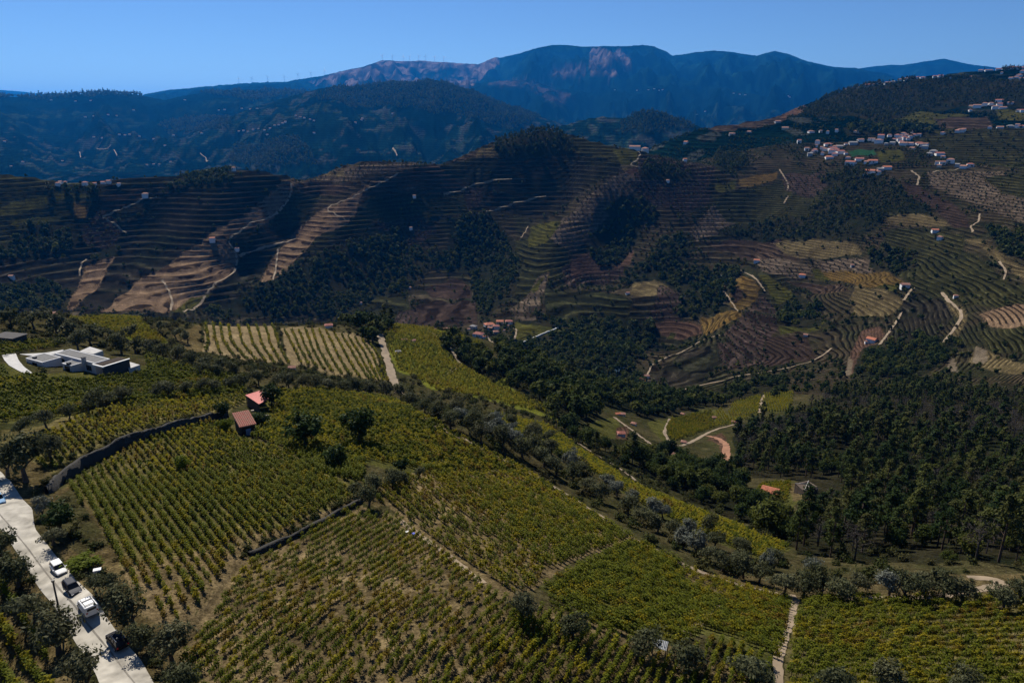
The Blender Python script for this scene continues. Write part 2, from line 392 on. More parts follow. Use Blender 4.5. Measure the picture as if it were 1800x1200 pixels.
# (class, polygon in the photograph, nearest, farthest distance)
MIDR = (600, 1720)
COVER = [
 # ---- middle hill
 ('tdark', [(-300,300),(0,305),(160,324),(260,310),(420,296),(505,303),(505,320),(400,420),(330,470),(230,520),(130,548),(-300,560)], *MIDR),
 ('tgreen', [(-300,300),(0,300),(170,322),(175,340),(110,410),(140,400),(130,440),(0,450),(-300,450)], *MIDR),
 ('olivef', [(0,368),(20,352),(82,343),(84,362),(40,372),(0,380)], *MIDR),
 ('olivef', [(90,342),(110,336),(172,333),(170,348),(120,352),(92,356)], *MIDR),
 ('ochre', [(122,357),(165,355),(152,382),(136,384)], *MIDR),
 ('olivef', [(15,388),(60,380),(110,386),(70,396),(20,395)], *MIDR),
 ('tbrown', [(175,345),(250,330),(260,345),(200,372),(170,400)], *MIDR),
 ('orchp', [(140,400),(180,372),(210,395),(220,410),(190,440),(150,430)], *MIDR),
 ('scrub', [(195,380),(240,355),(270,355),(255,385),(215,400)], *MIDR),
 ('tdark', [(260,330),(430,300),(500,318),(440,372),(370,430),(270,500),(190,500),(210,410),(250,370)], *MIDR),
 ('tsand', [(150,468),(200,452),(196,470),(175,500),(130,545),(112,545),(140,500)], *MIDR),
 ('tdark', [(200,455),(262,480),(250,500),(190,540),(140,548),(170,505)], *MIDR),
 ('tsand', [(500,315),(514,322),(512,345),(470,390),(440,405),(455,395),(420,405),(395,425),(412,442),(415,460),(395,495),(355,520),(320,548),(170,549),(215,520),(265,483),(330,440),(372,412),(440,368)], *MIDR),
 ('tsand', [(500,315),(514,322),(512,345),(455,392),(425,402),(388,420),(372,412),(440,368)], *MIDR),
 ('olivef', [(300,548),(330,525),(380,510),(350,530),(330,548)], *MIDR),
 ('tgreen', [(512,345),(530,335),(565,345),(550,365),(515,400),(470,395)], *MIDR),
 ('tdark', [(440,405),(515,400),(520,405),(470,460),(450,490),(360,540),(330,548),(395,495),(415,460)], *MIDR),
 ('orch', [(500,305),(600,293),(740,285),(720,297),(620,315),(540,320),(515,322)], *MIDR),
 ('tsand2', [(555,300),(602,296),(600,308),(550,308)], *MIDR),
 ('tbrown', [(515,325),(540,320),(640,320),(570,345),(530,338)], *MIDR),
 ('tbrown', [(640,335),(700,305),(760,290),(850,262),(870,275),(860,300),(830,330),(800,340),(720,335),(620,350)], *MIDR),
 ('tdark', [(760,285),(870,275),(1080,265),(1095,290),(1010,345),(960,388),(900,375),(850,370),(800,380),(740,400),(660,400),(620,365),(720,338),(830,330)], *MIDR),
 ('tgreen', [(640,350),(740,345),(830,340),(830,372),(740,385),(640,395)], *MIDR),
 ('orchp', [(660,395),(730,380),(770,408),(730,432),(680,425)], *MIDR),
 ('orchp', [(810,330),(850,333),(845,365),(822,372)], *MIDR),
 ('tsand', [(605,348),(640,336),(605,360),(612,388),(580,405),(545,430),(490,492),(450,497),(480,450),(525,402),(560,372)], *MIDR),
 ('tsand', [(605,348),(705,300),(640,338),(628,352),(625,374),(605,388)], *MIDR),
 ('tgreen', [(640,365),(612,388),(580,405),(560,415),(545,430),(600,412),(660,400)], *MIDR),
 ('tsand2', [(755,280),(800,265),(850,258),(790,277)], *MIDR),
 ('tsand2', [(842,265),(880,256),(870,277),(838,277)], *MIDR),
 ('tgreen', [(980,232),(1010,240),(1075,256),(1115,258),(1120,290),(1080,285),(1010,268)], *MIDR),
 ('olivef', [(1075,262),(1115,258),(1120,285),(1095,290)], *MIDR),
 ('tsand2', [(1090,288),(1108,290),(1115,300),(1095,300)], *MIDR),
 ('redsoil', [(1098,300),(1122,292),(1128,312),(1100,318),(1085,312)], *MIDR),
 ('tgreen', [(870,430),(990,395),(1000,480),(950,500),(920,530),(880,520),(900,470)], *MIDR),
 ('orch', [(985,385),(1050,330),(1090,300),(1130,320),(1080,365),(1040,410),(1010,440),(975,430),(960,410)], *MIDR),
 ('orchp', [(1120,275),(1250,265),(1260,300),(1240,330),(1200,345),(1150,330),(1120,310)], *MIDR),
 ('orchp', [(1100,320),(1150,320),(1250,335),(1240,360),(1200,370),(1150,360),(1120,340)], *MIDR),
 ('olivef', [(1262,322),(1290,318),(1288,335),(1262,337)], *MIDR),
 ('ochre', [(1295,318),(1330,308),(1365,300),(1362,312),(1330,325),(1298,330)], *MIDR),
 ('orch', [(1240,370),(1290,340),(1340,350),(1310,385),(1260,410),(1220,425),(1210,400)], *MIDR),
 ('tgreen', [(1250,345),(1450,300),(1460,330),(1420,380),(1340,400),(1280,395)], *MIDR),
 ('orchp', [(1370,310),(1450,300),(1455,325),(1430,345),(1380,340)], *MIDR),
 ('olivef', [(930,395),(985,390),(960,430),(925,430)], *MIDR),
 ('orchp', [(1010,450),(1040,440),(1095,455),(1090,485),(1060,500),(990,500),(985,470)], *MIDR),
 ('redsoil', [(1085,455),(1112,440),(1105,465),(1075,472)], *MIDR),
 ('redsoil', [(1000,450),(1030,445),(1060,480),(1000,485)], *MIDR),
 ('orch', [(895,545),(945,490),(965,478),(960,510),(950,560),(905,562)], *MIDR),
 ('olivef', [(930,505),(962,485),(950,510),(935,512)], *MIDR),
 ('tgreen', [(960,510),(1080,515),(1110,530),(1100,560),(1000,565),(960,560)], *MIDR),
 ('tsand2', [(1112,485),(1180,478),(1172,520),(1105,518)], *MIDR),
 ('orchp', [(1160,500),(1215,520),(1190,565),(1130,560),(1150,530)], *MIDR),
 ('redsoil', [(1150,570),(1180,562),(1230,575),(1232,590),(1190,600),(1155,585)], *MIDR),
 ('ochre', [(1228,562),(1260,550),(1297,545),(1300,556),(1268,575),(1236,590)], *MIDR),
 ('ochre', [(1280,492),(1310,485),(1335,505),(1328,525),(1302,548),(1285,540),(1275,520)], *MIDR),
 ('plough', [(1276,505),(1300,505),(1310,520),(1290,535)], *MIDR),
 ('orchp', [(1270,590),(1300,556),(1340,520),(1362,545),(1370,580),(1345,600),(1290,610)], *MIDR),
 ('olivef', [(1330,485),(1345,485),(1394,515),(1390,528),(1362,522),(1345,505)], *MIDR),
 ('olivef', [(1345,510),(1390,528),(1365,538)], *MIDR),
 ('tdark', [(1140,660),(1200,620),(1262,605),(1270,640),(1240,670),(1180,685),(1130,685)], *MIDR),
 ('orchp', [(1262,605),(1345,600),(1345,640),(1270,650)], *MIDR),
 ('plough', [(1347,592),(1415,588),(1437,630),(1345,645)], *MIDR),
 ('olivef', [(1372,572),(1420,568),(1455,560),(1440,580),(1375,585)], *MIDR),
 ('olivef', [(1185,585),(1180,597),(1172,597),(1178,584)], *MIDR),
 ('tbrown', [(1240,425),(1360,420),(1410,440),(1400,470),(1300,455)], *MIDR),
 ('orch', [(1320,455),(1400,460),(1430,470),(1405,492),(1340,480)], *MIDR),
 ('tsand2', [(1360,430),(1430,420),(1500,425),(1510,445),(1440,455),(1380,450)], *MIDR),
 ('orch', [(1430,458),(1520,452),(1530,478),(1450,478)], *MIDR),
 ('olivef', [(1425,472),(1445,472),(1458,492),(1432,488)], *MIDR),
 ('ochre', [(1445,475),(1560,478),(1590,497),(1540,505),(1460,492)], *MIDR),
 ('olivef', [(1540,505),(1590,497),(1570,510)], *MIDR),
 ('tsand2', [(1500,500),(1560,510),(1590,530),(1560,560),(1500,550),(1490,530)], *MIDR),
 ('tbrown', [(1380,495),(1480,500),(1490,515),(1430,515)], *MIDR),
 ('tdark', [(1590,520),(1640,510),(1690,540),(1660,580),(1620,600),(1565,600)], *MIDR),
 ('tsand2', [(1660,520),(1690,540),(1700,560),(1680,600),(1655,600),(1690,570)], *MIDR),
 ('tsand', [(1720,555),(1760,540),(1830,525),(1830,565),(1790,580),(1740,575)], *MIDR),
 ('tgreen', [(1600,400),(1700,410),(1700,440),(1780,500),(1830,510),(1830,530),(1760,540),(1700,540),(1600,505),(1560,470),(1540,430)], *MIDR),
 ('tsand2', [(1555,382),(1600,375),(1650,380),(1680,395),(1600,398),(1560,395)], *MIDR),
 ('tgreen', [(1545,405),(1600,400),(1620,430),(1560,440)], *MIDR),
 ('tsand2', [(1700,420),(1720,420),(1780,460),(1830,490),(1830,520),(1780,480)], *MIDR),
 ('plough', [(1585,320),(1620,330),(1690,360),(1700,385),(1650,365),(1600,350)], *MIDR),
 ('plough', [(1650,368),(1705,372),(1710,400),(1680,398)], *MIDR),
 ('tsand2', [(1530,350),(1590,340),(1600,350),(1540,358)], *MIDR),
 ('orch', [(1630,300),(1760,300),(1830,330),(1830,400),(1740,370),(1690,345),(1640,325)], 700, 2300),
 ('tgreen', [(1730,310),(1830,300),(1830,350),(1760,340)], 700, 2300),
 ('tgreen', [(1720,585),(1830,570),(1830,620),(1740,620)], 600, 1200),
 ('tsand2', [(1700,640),(1715,615),(1735,618),(1830,650),(1830,660),(1730,650)], 600, 1200),
 ('pale', [(1710,640),(1716,612),(1735,618),(1738,635),(1722,648)], 600, 1200),
 ('pale', [(1665,655),(1668,630),(1676,632),(1678,655)], 600, 1200),
 ('redsoil', [(1520,580),(1550,575),(1560,590),(1530,620),(1505,655),(1490,650),(1500,620)], *MIDR),
 ('pale', [(1490,655),(1497,625),(1506,632),(1502,658)], *MIDR),
 ('plough', [(720,545),(770,530),(835,530),(840,570),(730,575)], 600, 1400),
 ('plough', [(745,510),(805,488),(822,500),(830,525),(760,525)], 600, 1400),
 ('tgreen', [(610,535),(680,512),(715,520),(720,545),(700,560),(620,560)], 600, 1400),
 ('orchp', [(690,572),(702,548),(722,545),(742,572)], 600, 1400),
 ('olivef', [(905,565),(1000,568),(960,600),(905,605)], 600, 1300),
 ('rock', [(1042,692),(1050,680),(1062,668),(1076,662),(1074,675),(1060,690),(1048,697)], 500, 1300),
 # ---- right hill behind
 ('scrub', [(1180,260),(1300,205),(1420,180),(1700,110),(1900,110),(1900,300),(1400,300),(1250,300)], 1560, 3600),
 ('tbrown', [(1240,225),(1330,205),(1410,182),(1400,200),(1340,222),(1260,232)], 1560, 3600),
 ('pale', [(1470,198),(1495,197),(1490,204),(1472,204)], 1560, 3600),
 ('redsoil', [(1365,205),(1410,180),(1412,195),(1395,208)], 1560, 3600),
 ('olivef', [(1560,205),(1640,196),(1700,200),(1690,215),(1600,220)], 1560, 3600),
 ('tbrown', [(1640,205),(1740,205),(1750,225),(1660,232)], 1560, 3600),
 ('pitch', [(1490,265),(1530,262),(1535,272),(1495,275)], 1200, 3600),
 ('olivef', [(1535,265),(1580,262),(1590,282),(1545,285)], 1200, 3600),
 ('olivef', [(1755,192),(1830,195),(1830,215),(1760,210)], 1560, 3600),
 ('tgreen', [(1600,225),(1830,225),(1830,300),(1740,290),(1650,285),(1620,260)], 1400, 3600),
 # ---- near valley
 ('greenfloor', [(1140,742),(1180,732),(1265,718),(1290,745),(1235,752),(1180,780),(1160,770)], 250, 600),
 ('olivef', [(1178,735),(1250,720),(1255,750),(1180,778),(1168,755)], 250, 600),
 ('greenfloor', [(1268,745),(1290,705),(1340,692),(1395,688),(1390,725),(1340,725),(1300,742)], 250, 640),
 ('redsoil', [(1240,770),(1270,762),(1282,775),(1278,812),(1268,812),(1268,780)], 250, 600),
 ('greenfloor', [(1035,745),(1075,735),(1090,745),(1080,770),(1040,765)], 200, 600),
 ('redsoil', [(1085,755),(1108,750),(1100,770),(1085,768)], 200, 600),
 ('tgreen', [(1050,770),(1140,770),(1200,800),(1160,810),(1080,790)], 200, 600),
 ('greenfloor', [(1310,880),(1340,848),(1395,845),(1420,870),(1380,900),(1330,900)], 170, 330),
 ('drygrass', [(1340,905),(1420,900),(1430,935),(1350,940)], 170, 330),
 ('drygrass', [(1380,848),(1450,845),(1500,865),(1440,880),(1395,880)], 170, 330),
 # ---- foreground fields (ground under the vines)
 ('shrubfloor', [(-300,540),(360,560),(560,560),(700,570),(800,575),(1000,740),(1400,960),(1400,1010),(1250,1000),(1000,860),(700,700),(450,690),(-300,760)], 100, 600),
 ('greenfloor', [(-300,640),(20,640),(60,660),(250,645),(430,672),(430,690),(250,702),(130,735),(-300,760)], 120, 300),
 ('soilg', [(0,755),(130,735),(250,702),(430,690),(440,705),(395,728),(262,766),(175,800),(100,842),(0,850)], 100, 300),
 ('yfield', [(120,560),(240,556),(295,602),(250,600),(190,585)], 200, 420),
 ('drygrass', [(300,585),(350,570),(360,620),(330,615)], 200, 420),
 ('stripe', [(360,568),(480,571),(508,640),(430,634),(358,620)], 230, 480),
 ('stripe', [(493,578),(560,574),(650,598),(682,672),(600,660),(508,640)], 230, 480),
 ('yfield', [(668,568),(735,572),(800,582),(850,605),(905,690),(985,742),(900,712),(860,702),(760,682),(700,650)], 240, 620),
 ('greenfloor', [(860,725),(960,745),(1110,850),(1230,898),(1390,962),(1350,990),(1240,945),(1130,890),(1000,805),(900,760)], 130, 330),
 ('greenfloor', [(460,690),(560,683),(690,700),(875,800),(930,832),(740,836),(640,820),(560,800),(480,770),(430,760)], 100, 300),
 ('soil', [(640,850),(720,832),(930,828),(1112,945),(1000,990),(945,1035),(895,1050),(700,908)], 60, 220),
 ('greenfloor', [(945,1035),(1112,948),(1270,1020),(1400,1050),(1385,1090),(1368,1180),(1240,1115),(1190,1135),(1050,1095)], 60, 200),
 ('soilg', [(1400,1050),(1900,1040),(1900,1250),(1368,1250)], 60, 220),
 ('soil', [(425,968),(450,985),(390,1060),(340,1160),(290,1180),(310,1110),(365,1050)], 40, 160),
 ('soil', [(620,885),(700,908),(895,1050),(1050,1095),(1190,1135),(1370,1200),(1370,1300),(250,1300),(330,1150),(380,1050),(440,985)], 40, 160),
 ('soilg', [(115,850),(260,768),(395,733),(440,770),(560,800),(640,850),(620,882),(430,968),(235,1075),(205,985)], 70, 240),
 ('soil', [(215,995),(300,985),(430,940),(560,905),(640,862),(620,885),(432,972),(300,1120),(230,1060)], 60, 240),
 ('drygrass', [(60,890),(125,850),(215,985),(250,1080),(330,1120),(290,1200),(250,1180),(180,1080),(100,960)], 50, 240),
 ('shrubfloor', [(70,900),(125,858),(190,960),(150,980),(100,950)], 50, 240),
 ('drygrass', [(-300,880),(0,930),(60,1010),(180,1250),(-300,1250)], 40, 200),
 ('drygrass', [(-300,800),(40,800),(110,845),(60,890),(0,850),(-300,870)], 80, 240),
 ('drygrass', [(1250,1000),(1390,1020),(1550,1020),(1720,1010),(1900,1000),(1900,1045),(1560,1050),(1400,1050),(1270,1020)], 70, 240),
 ('drygrass', [(1190,990),(1260,1015),(1330,1050),(1300,1060),(1210,1020)], 70, 240),
 ('drygrass', [(620,850),(720,832),(740,870),(660,890),(630,880)], 70, 200),
]
WOODS = {   # polygons where trees stand close together: (polygon, nearest, farthest, spacing m, kind)
 'hill_forest': ([(352,556),(420,520),(470,497),(540,462),(620,415),(700,402),(720,440),(790,440),(800,385),(850,372),(900,420),(912,470),(900,520),(850,562),(835,530),(830,480),(760,470),(720,508),(640,530),(600,556)], 620, 1700, 8.0, 'broad'),
 'hill_top': ([(868,264),(890,240),(940,222),(985,226),(1008,258),(990,272),(900,278)], 1300, 1800, 9.0, 'pine'),
 'gully_a': ([(1028,440),(1040,410),(1080,385),(1122,395),(1115,430),(1090,462),(1060,468)], 620, 1700, 8.0, 'broad'),
 'gully_b': ([(1060,372),(1090,342),(1150,360),(1145,392),(1090,387)], 620, 1700, 8.0, 'broad'),
 'grove_c': ([(1120,312),(1130,284),(1190,290),(1218,310),(1180,320)], 620, 1700, 9.0, 'pine'),
 'grove_d': ([(1245,288),(1260,262),(1292,268),(1318,292),(1270,298)], 620, 1800, 9.0, 'pine'),
 'right_band': ([(1258,402),(1300,394),(1360,390),(1420,380),(1462,330),(1440,312),(1500,300),(1545,308),(1582,340),(1600,345),(1645,376),(1560,372),(1530,402),(1480,422),(1400,417),(1340,427),(1270,414)], 620, 1700, 9.0, 'pine'),
 'gully_e': ([(1088,500),(1110,470),(1160,430),(1200,410),(1212,440),(1192,470),(1290,468),(1292,500),(1262,540),(1222,562),(1180,556),(1202,520),(1150,490)], 620, 1700, 9.0, 'broad'),
 'copse_f': ([(1520,440),(1600,438),(1612,470),(1560,480),(1520,466)], 620, 1700, 9.0, 'broad'),
 'copse_g': ([(1368,542),(1400,518),(1440,545),(1447,572),(1400,577),(1370,562)], 620, 1700, 9.0, 'broad'),
 'ravine': ([(1500,665),(1522,612),(1562,600),(1640,592),(1685,598),(1660,640),(1600,665)], 500, 1100, 8.0, 'broad'),
 'left_a': ([(0,432),(60,395),(130,398),(132,440),(60,452),(0,455),(-60,440)], 620, 1700, 9.0, 'broad'),
 'left_b': ([(-80,500),(0,500),(80,495),(130,512),(118,545),(-80,545)], 620, 1700, 9.0, 'broad'),
 'left_c': ([(272,337),(330,310),(390,294),(412,298),(402,326),(320,332)], 620, 1700, 9.0, 'broad'),
 'left_d': ([(85,330),(165,325),(190,330),(175,345),(95,338)], 620, 1700, 10.0, 'broad'),
 'left_e': ([(170,445),(205,430),(205,450),(170,458)], 620, 1700, 9.0, 'broad'),
 'valley': ([(872,640),(905,600),(960,588),(1040,578),(1112,590),(1150,600),(1120,640),(1090,650),(1075,662),(1040,695),(1000,700),(930,690)], 520, 1100, 8.5, 'broad'),
 'valley_b': ([(905,560),(1000,562),(1100,560),(1150,575),(1150,600),(1080,590),(1000,580)], 520, 1300, 10.0, 'broad'),
 'gap_a': ([(900,640),(930,688),(1000,698),(1060,722),(1040,748),(960,735),(905,690),(880,655)], 290, 780, 11.0, 'broad'),
 'shoulder': ([(872,600),(920,598),(1070,682),(1050,725),(960,705),(890,660)], 330, 720, 7.0, 'broad'),
 'riverside': ([(960,705),(1040,695),(1090,650),(1120,640),(1130,690),(1200,698),(1300,680),(1385,660),(1385,690),(1290,705),(1200,722),(1130,742),(1040,742),(980,725)], 400, 760, 7.5, 'broad'),
 'right_hill': ([(1405,192),(1480,160),(1560,146),(1650,138),(1900,145),(1900,192),(1700,186),(1620,196),(1540,216),(1500,206),(1430,202)], 1700, 3600, 14.0, 'pine'),
 'right_top': ([(1670,122),(1700,110),(1730,100),(1900,108),(1900,120),(1740,124)], 1700, 3600, 12.0, 'pine'),
 'right_mid': ([(1480,225),(1600,222),(1660,235),(1560,240),(1490,240)], 1600, 3600, 16.0, 'broad'),
 'right_low': ([(1715,385),(1760,402),(1900,440),(1900,480),(1760,445)], 700, 1700, 10.0, 'broad'),
 'slope_low': ([(935,752),(1010,752),(1030,785),(1080,795),(1110,815),(1200,812),(1285,842),(1335,868),(1395,905),(1398,965),(1300,915),(1220,878),(1130,838),(1050,795),(960,752)], 150, 460, 6.5, 'broad'),
 'slope_side': ([(1100,795),(1160,796),(1240,818),(1290,822),(1290,845),(1200,815),(1120,808)], 200, 520, 7.5, 'broad'),
 'grove_h': ([(772,602),(800,592),(850,618),(895,662),(872,676),(800,635)], 250, 560, 7.0, 'broad'),
 'blue_a': ([(540,170),(600,150),(690,142),(760,138),(850,170),(950,205),(900,232),(800,202),(700,192),(620,186)], 3300, 6700, 21.8, 'far'),
 'blue_b': ([(275,222),(340,205),(412,210),(402,226),(300,238)], 3300, 9600, 24.6, 'far'),
 'blue_c': ([(415,255),(520,245),(565,290),(480,302),(395,285)], 3000, 6700, 21.8, 'far'),
 'blue_d': ([(-60,167),(100,163),(250,162),(255,172),(100,173),(-60,176)], 8000, 9900, 34.8, 'far'),
 'blue_e': ([(1085,215),(1130,194),(1190,205),(1225,226),(1150,242),(1090,236)], 2800, 4500, 18.8, 'far'),
 'blue_f': ([(330,165),(480,158),(560,165),(540,180),(430,175)], 6800, 9900, 34.8, 'far'),
 'crest': ([(600,560),(690,560),(690,605),(660,600),(600,572)], 250, 560, 7.5, 'broad'),
 'pines': ([(1292,765),(1335,748),(1402,722),(1500,682),(1650,672),(1900,702),(1900,1000),(1700,985),(1600,995),(1500,985),(1395,975),(1400,915),(1435,900),(1400,840),(1330,840),(1290,830)], 140, 660, 5.4, 'forest'),
}
code = np.full(R2.shape, -1, np.int16)
names = list(CLS)
wob = (fbm(X2 / (R2 * 0.02 + 1), Y2 / (R2 * 0.02 + 1), 2, 5) - 0.5)
wob2 = (fbm(X2 / (R2 * 0.02 + 1) + 50, Y2 / (R2 * 0.02 + 1) + 20, 2, 6) - 0.5)
Uw = U2 + 16 * wob; Vw = V2 + 11 * wob2
code[:] = names.index('shrubfloor')
code[R2 > 560] = names.index('scrub')
_k = np.searchsorted(RH, 290)
code[_k:][(R2[_k:] < 800) & inpoly(U2[_k:], V2[_k:], WOODS['gap_a'][0])] = names.index('tgreen')

def paint(cls, poly, r0, r1):
    k0, k1 = np.searchsorted(RH, r0), np.searchsorted(RH, r1)
    u = Uw[k0:k1]; v = Vw[k0:k1]
    m = inpoly(u, v, poly)
    code[k0:k1][m] = names.index(cls)

for c in COVER:
    paint(*c)
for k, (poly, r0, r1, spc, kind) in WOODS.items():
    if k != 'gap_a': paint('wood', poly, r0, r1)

# terraces: real steps
for k, (ca, cb, blotch, dz, lc, lf) in CLS.items():
    if dz:
        m = code == names.index(k)
        scl = np.interp(R2[m], [300, 900, 1500, 2600], [0.45, 0.85, 1.0, 1.7]) * np.where(U2[m] > 1330, .5, 1.0) * np.where(R2[m] < 900, .6, 1.0)
        step = dz * scl
        # snap the step so that neighbouring points agree
        step = dz * 2.0 ** (np.round(np.log2(scl) * 2) / 2)
        drift = 6.0 * (fbm(X2[m] / 140, Y2[m] / 140, 2, 77) - 0.5)
        q = (H_smooth[m] + drift) / step
        f = q - np.floor(q)
        Hh[m] += step * (sstep(0.30, 0.72, f) - f) * 0.85
T2 = Hh / np.maximum(R2, 0.6)

# colours
C = np.zeros(R2.shape + (3,), np.float32)
TQ = np.zeros(R2.shape, np.float32); TL = np.zeros(R2.shape, np.float32); TW = np.zeros(R2.shape, np.float32)
big = fbm(X2 / 55, Y2 / 55, 3, 91)
fine = fbm(X2 / (1.2 + R2 / 260), Y2 / (1.2 + R2 / 260), 3, 92)
for k, (ca, cb, blotch, dz, lc, lf) in CLS.items():
    m = code == names.index(k)
    if not m.any():
        continue
    n = sstep(0.3, 0.7, 0.45 * fbm(X2[m] / blotch, Y2[m] / blotch, 3, len(k) + 3) + 0.55 * big[m])[:, None]
    col = np.array(ca) * (1 - n) + np.array(cb) * n
    if dz:
        scl = np.interp(R2[m], [300, 900, 1500, 2600], [0.45, 0.85, 1.0, 1.7]) * np.where(U2[m] > 1330, .5, 1.0) * np.where(R2[m] < 900, .6, 1.0)
        step = dz * 2.0 ** (np.round(np.log2(scl) * 2) / 2)
        drift = 6.0 * (fbm(X2[m] / 140, Y2[m] / 140, 2, 77) - 0.5)
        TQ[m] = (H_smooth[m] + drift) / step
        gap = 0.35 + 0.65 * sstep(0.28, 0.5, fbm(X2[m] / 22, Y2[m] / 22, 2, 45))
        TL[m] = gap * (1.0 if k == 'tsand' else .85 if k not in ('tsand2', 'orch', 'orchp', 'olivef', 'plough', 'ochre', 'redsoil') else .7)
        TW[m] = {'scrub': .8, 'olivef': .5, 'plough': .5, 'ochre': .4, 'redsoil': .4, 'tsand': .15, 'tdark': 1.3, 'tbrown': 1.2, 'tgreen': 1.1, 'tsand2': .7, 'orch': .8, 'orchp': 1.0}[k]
    C[m] = col * (0.72 + 0.56 * fine[m][:, None])

# far land beyond the middle hill: woods, vineyards, bare heath on the mountain
fm = R2 > 1760
fm &= ~((code != names.index('scrub')) & (R2 < 3600))
fx = X2[fm]; fy = Y2[fm]; fr = R2[fm]; fh = Hh[fm]
p1 = fbm(fx / 420, fy / 420, 4, 201); p2_ = fbm(fx / 120, fy / 200, 4, 202); p3 = fbm(fx / 1300, fy / 1300, 3, 203)
cw = np.array((.001, .006, .006)); cv = np.array((.003, .012, .010)); cf = np.array((.016, .030, .019)); ch = np.array((.070, .052, .050)); cbare = np.array((.030,.034,.029))
w = sstep(0.44, 0.56, p1)[:, None]
col = cw * (1 - w) + cv * w
lines = (0.5 + 0.5 * np.sin(fh * 2 * np.pi / 11.0)) * sstep(0.5, 0.6, p1)
col = col * (1 - 0.4 * lines[:, None])
p4_ = fbm(fx / 60, fy / 110, 3, 207)
f2 = (sstep(0.56, 0.64, p4_) * sstep(.42, .52, p3) * (fr < 9600))[:, None]
col = col * (1 - f2) + cf * f2
f3 = (sstep(0.66, 0.72, p4_) * (fr < 7000))[:, None]
col = col * (1 - f3) + cbare * f3
fu = Uw[fm]; fv = Vw[fm]
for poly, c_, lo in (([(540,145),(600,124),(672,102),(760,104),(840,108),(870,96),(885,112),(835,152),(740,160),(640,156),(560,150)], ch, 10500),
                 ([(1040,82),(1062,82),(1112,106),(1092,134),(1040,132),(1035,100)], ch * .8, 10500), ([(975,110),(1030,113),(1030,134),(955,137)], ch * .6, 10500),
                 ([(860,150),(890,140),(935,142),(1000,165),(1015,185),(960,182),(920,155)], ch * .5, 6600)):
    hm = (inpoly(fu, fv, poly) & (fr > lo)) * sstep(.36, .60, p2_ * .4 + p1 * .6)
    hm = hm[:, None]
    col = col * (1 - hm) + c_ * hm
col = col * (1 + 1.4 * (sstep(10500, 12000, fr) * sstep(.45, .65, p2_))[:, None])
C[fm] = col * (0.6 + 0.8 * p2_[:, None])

# ------------------------------------------------------------------ materials
def nodes_of(m):
    m.use_nodes = True
    nt = m.node_tree
    return nt.nodes, nt.links, nt.nodes['Principled BSDF']

def mat(name, col, rough=0.8, var=0.15, scale=3.0, metal=0.0, spec=0.3, bump=0.0, coords='Object'):
    m = bpy.data.materials.new(name)
    n, l, b = nodes_of(m)
    b.inputs['Roughness'].default_value = rough
    b.inputs['Metallic'].default_value = metal
    b.inputs['Specular IOR Level'].default_value = spec
    tc = n.new('ShaderNodeTexCoord')
    nz_ = n.new('ShaderNodeTexNoise'); nz_.inputs['Scale'].default_value = scale; nz_.inputs['Detail'].default_value = 5
    l.new(tc.outputs[coords], nz_.inputs['Vector'])
    r = n.new('ShaderNodeValToRGB')
    r.color_ramp.elements[0].position = 0.3; r.color_ramp.elements[1].position = 0.7
    r.color_ramp.elements[0].color = tuple(max(0, c * (1 - var)) for c in col) + (1,)
    r.color_ramp.elements[1].color = tuple(min(1, c * (1 + var)) for c in col) + (1,)
    l.new(nz_.outputs[0], r.inputs[0]); l.new(r.outputs[0], b.inputs['Base Color'])
    if bump:
        bp = n.new('ShaderNodeBump'); bp.inputs['Strength'].default_value = bump; bp.inputs['Distance'].default_value = 0.05
        l.new(nz_.outputs[0], bp.inputs['Height']); l.new(bp.outputs[0], b.inputs['Normal'])
    return m

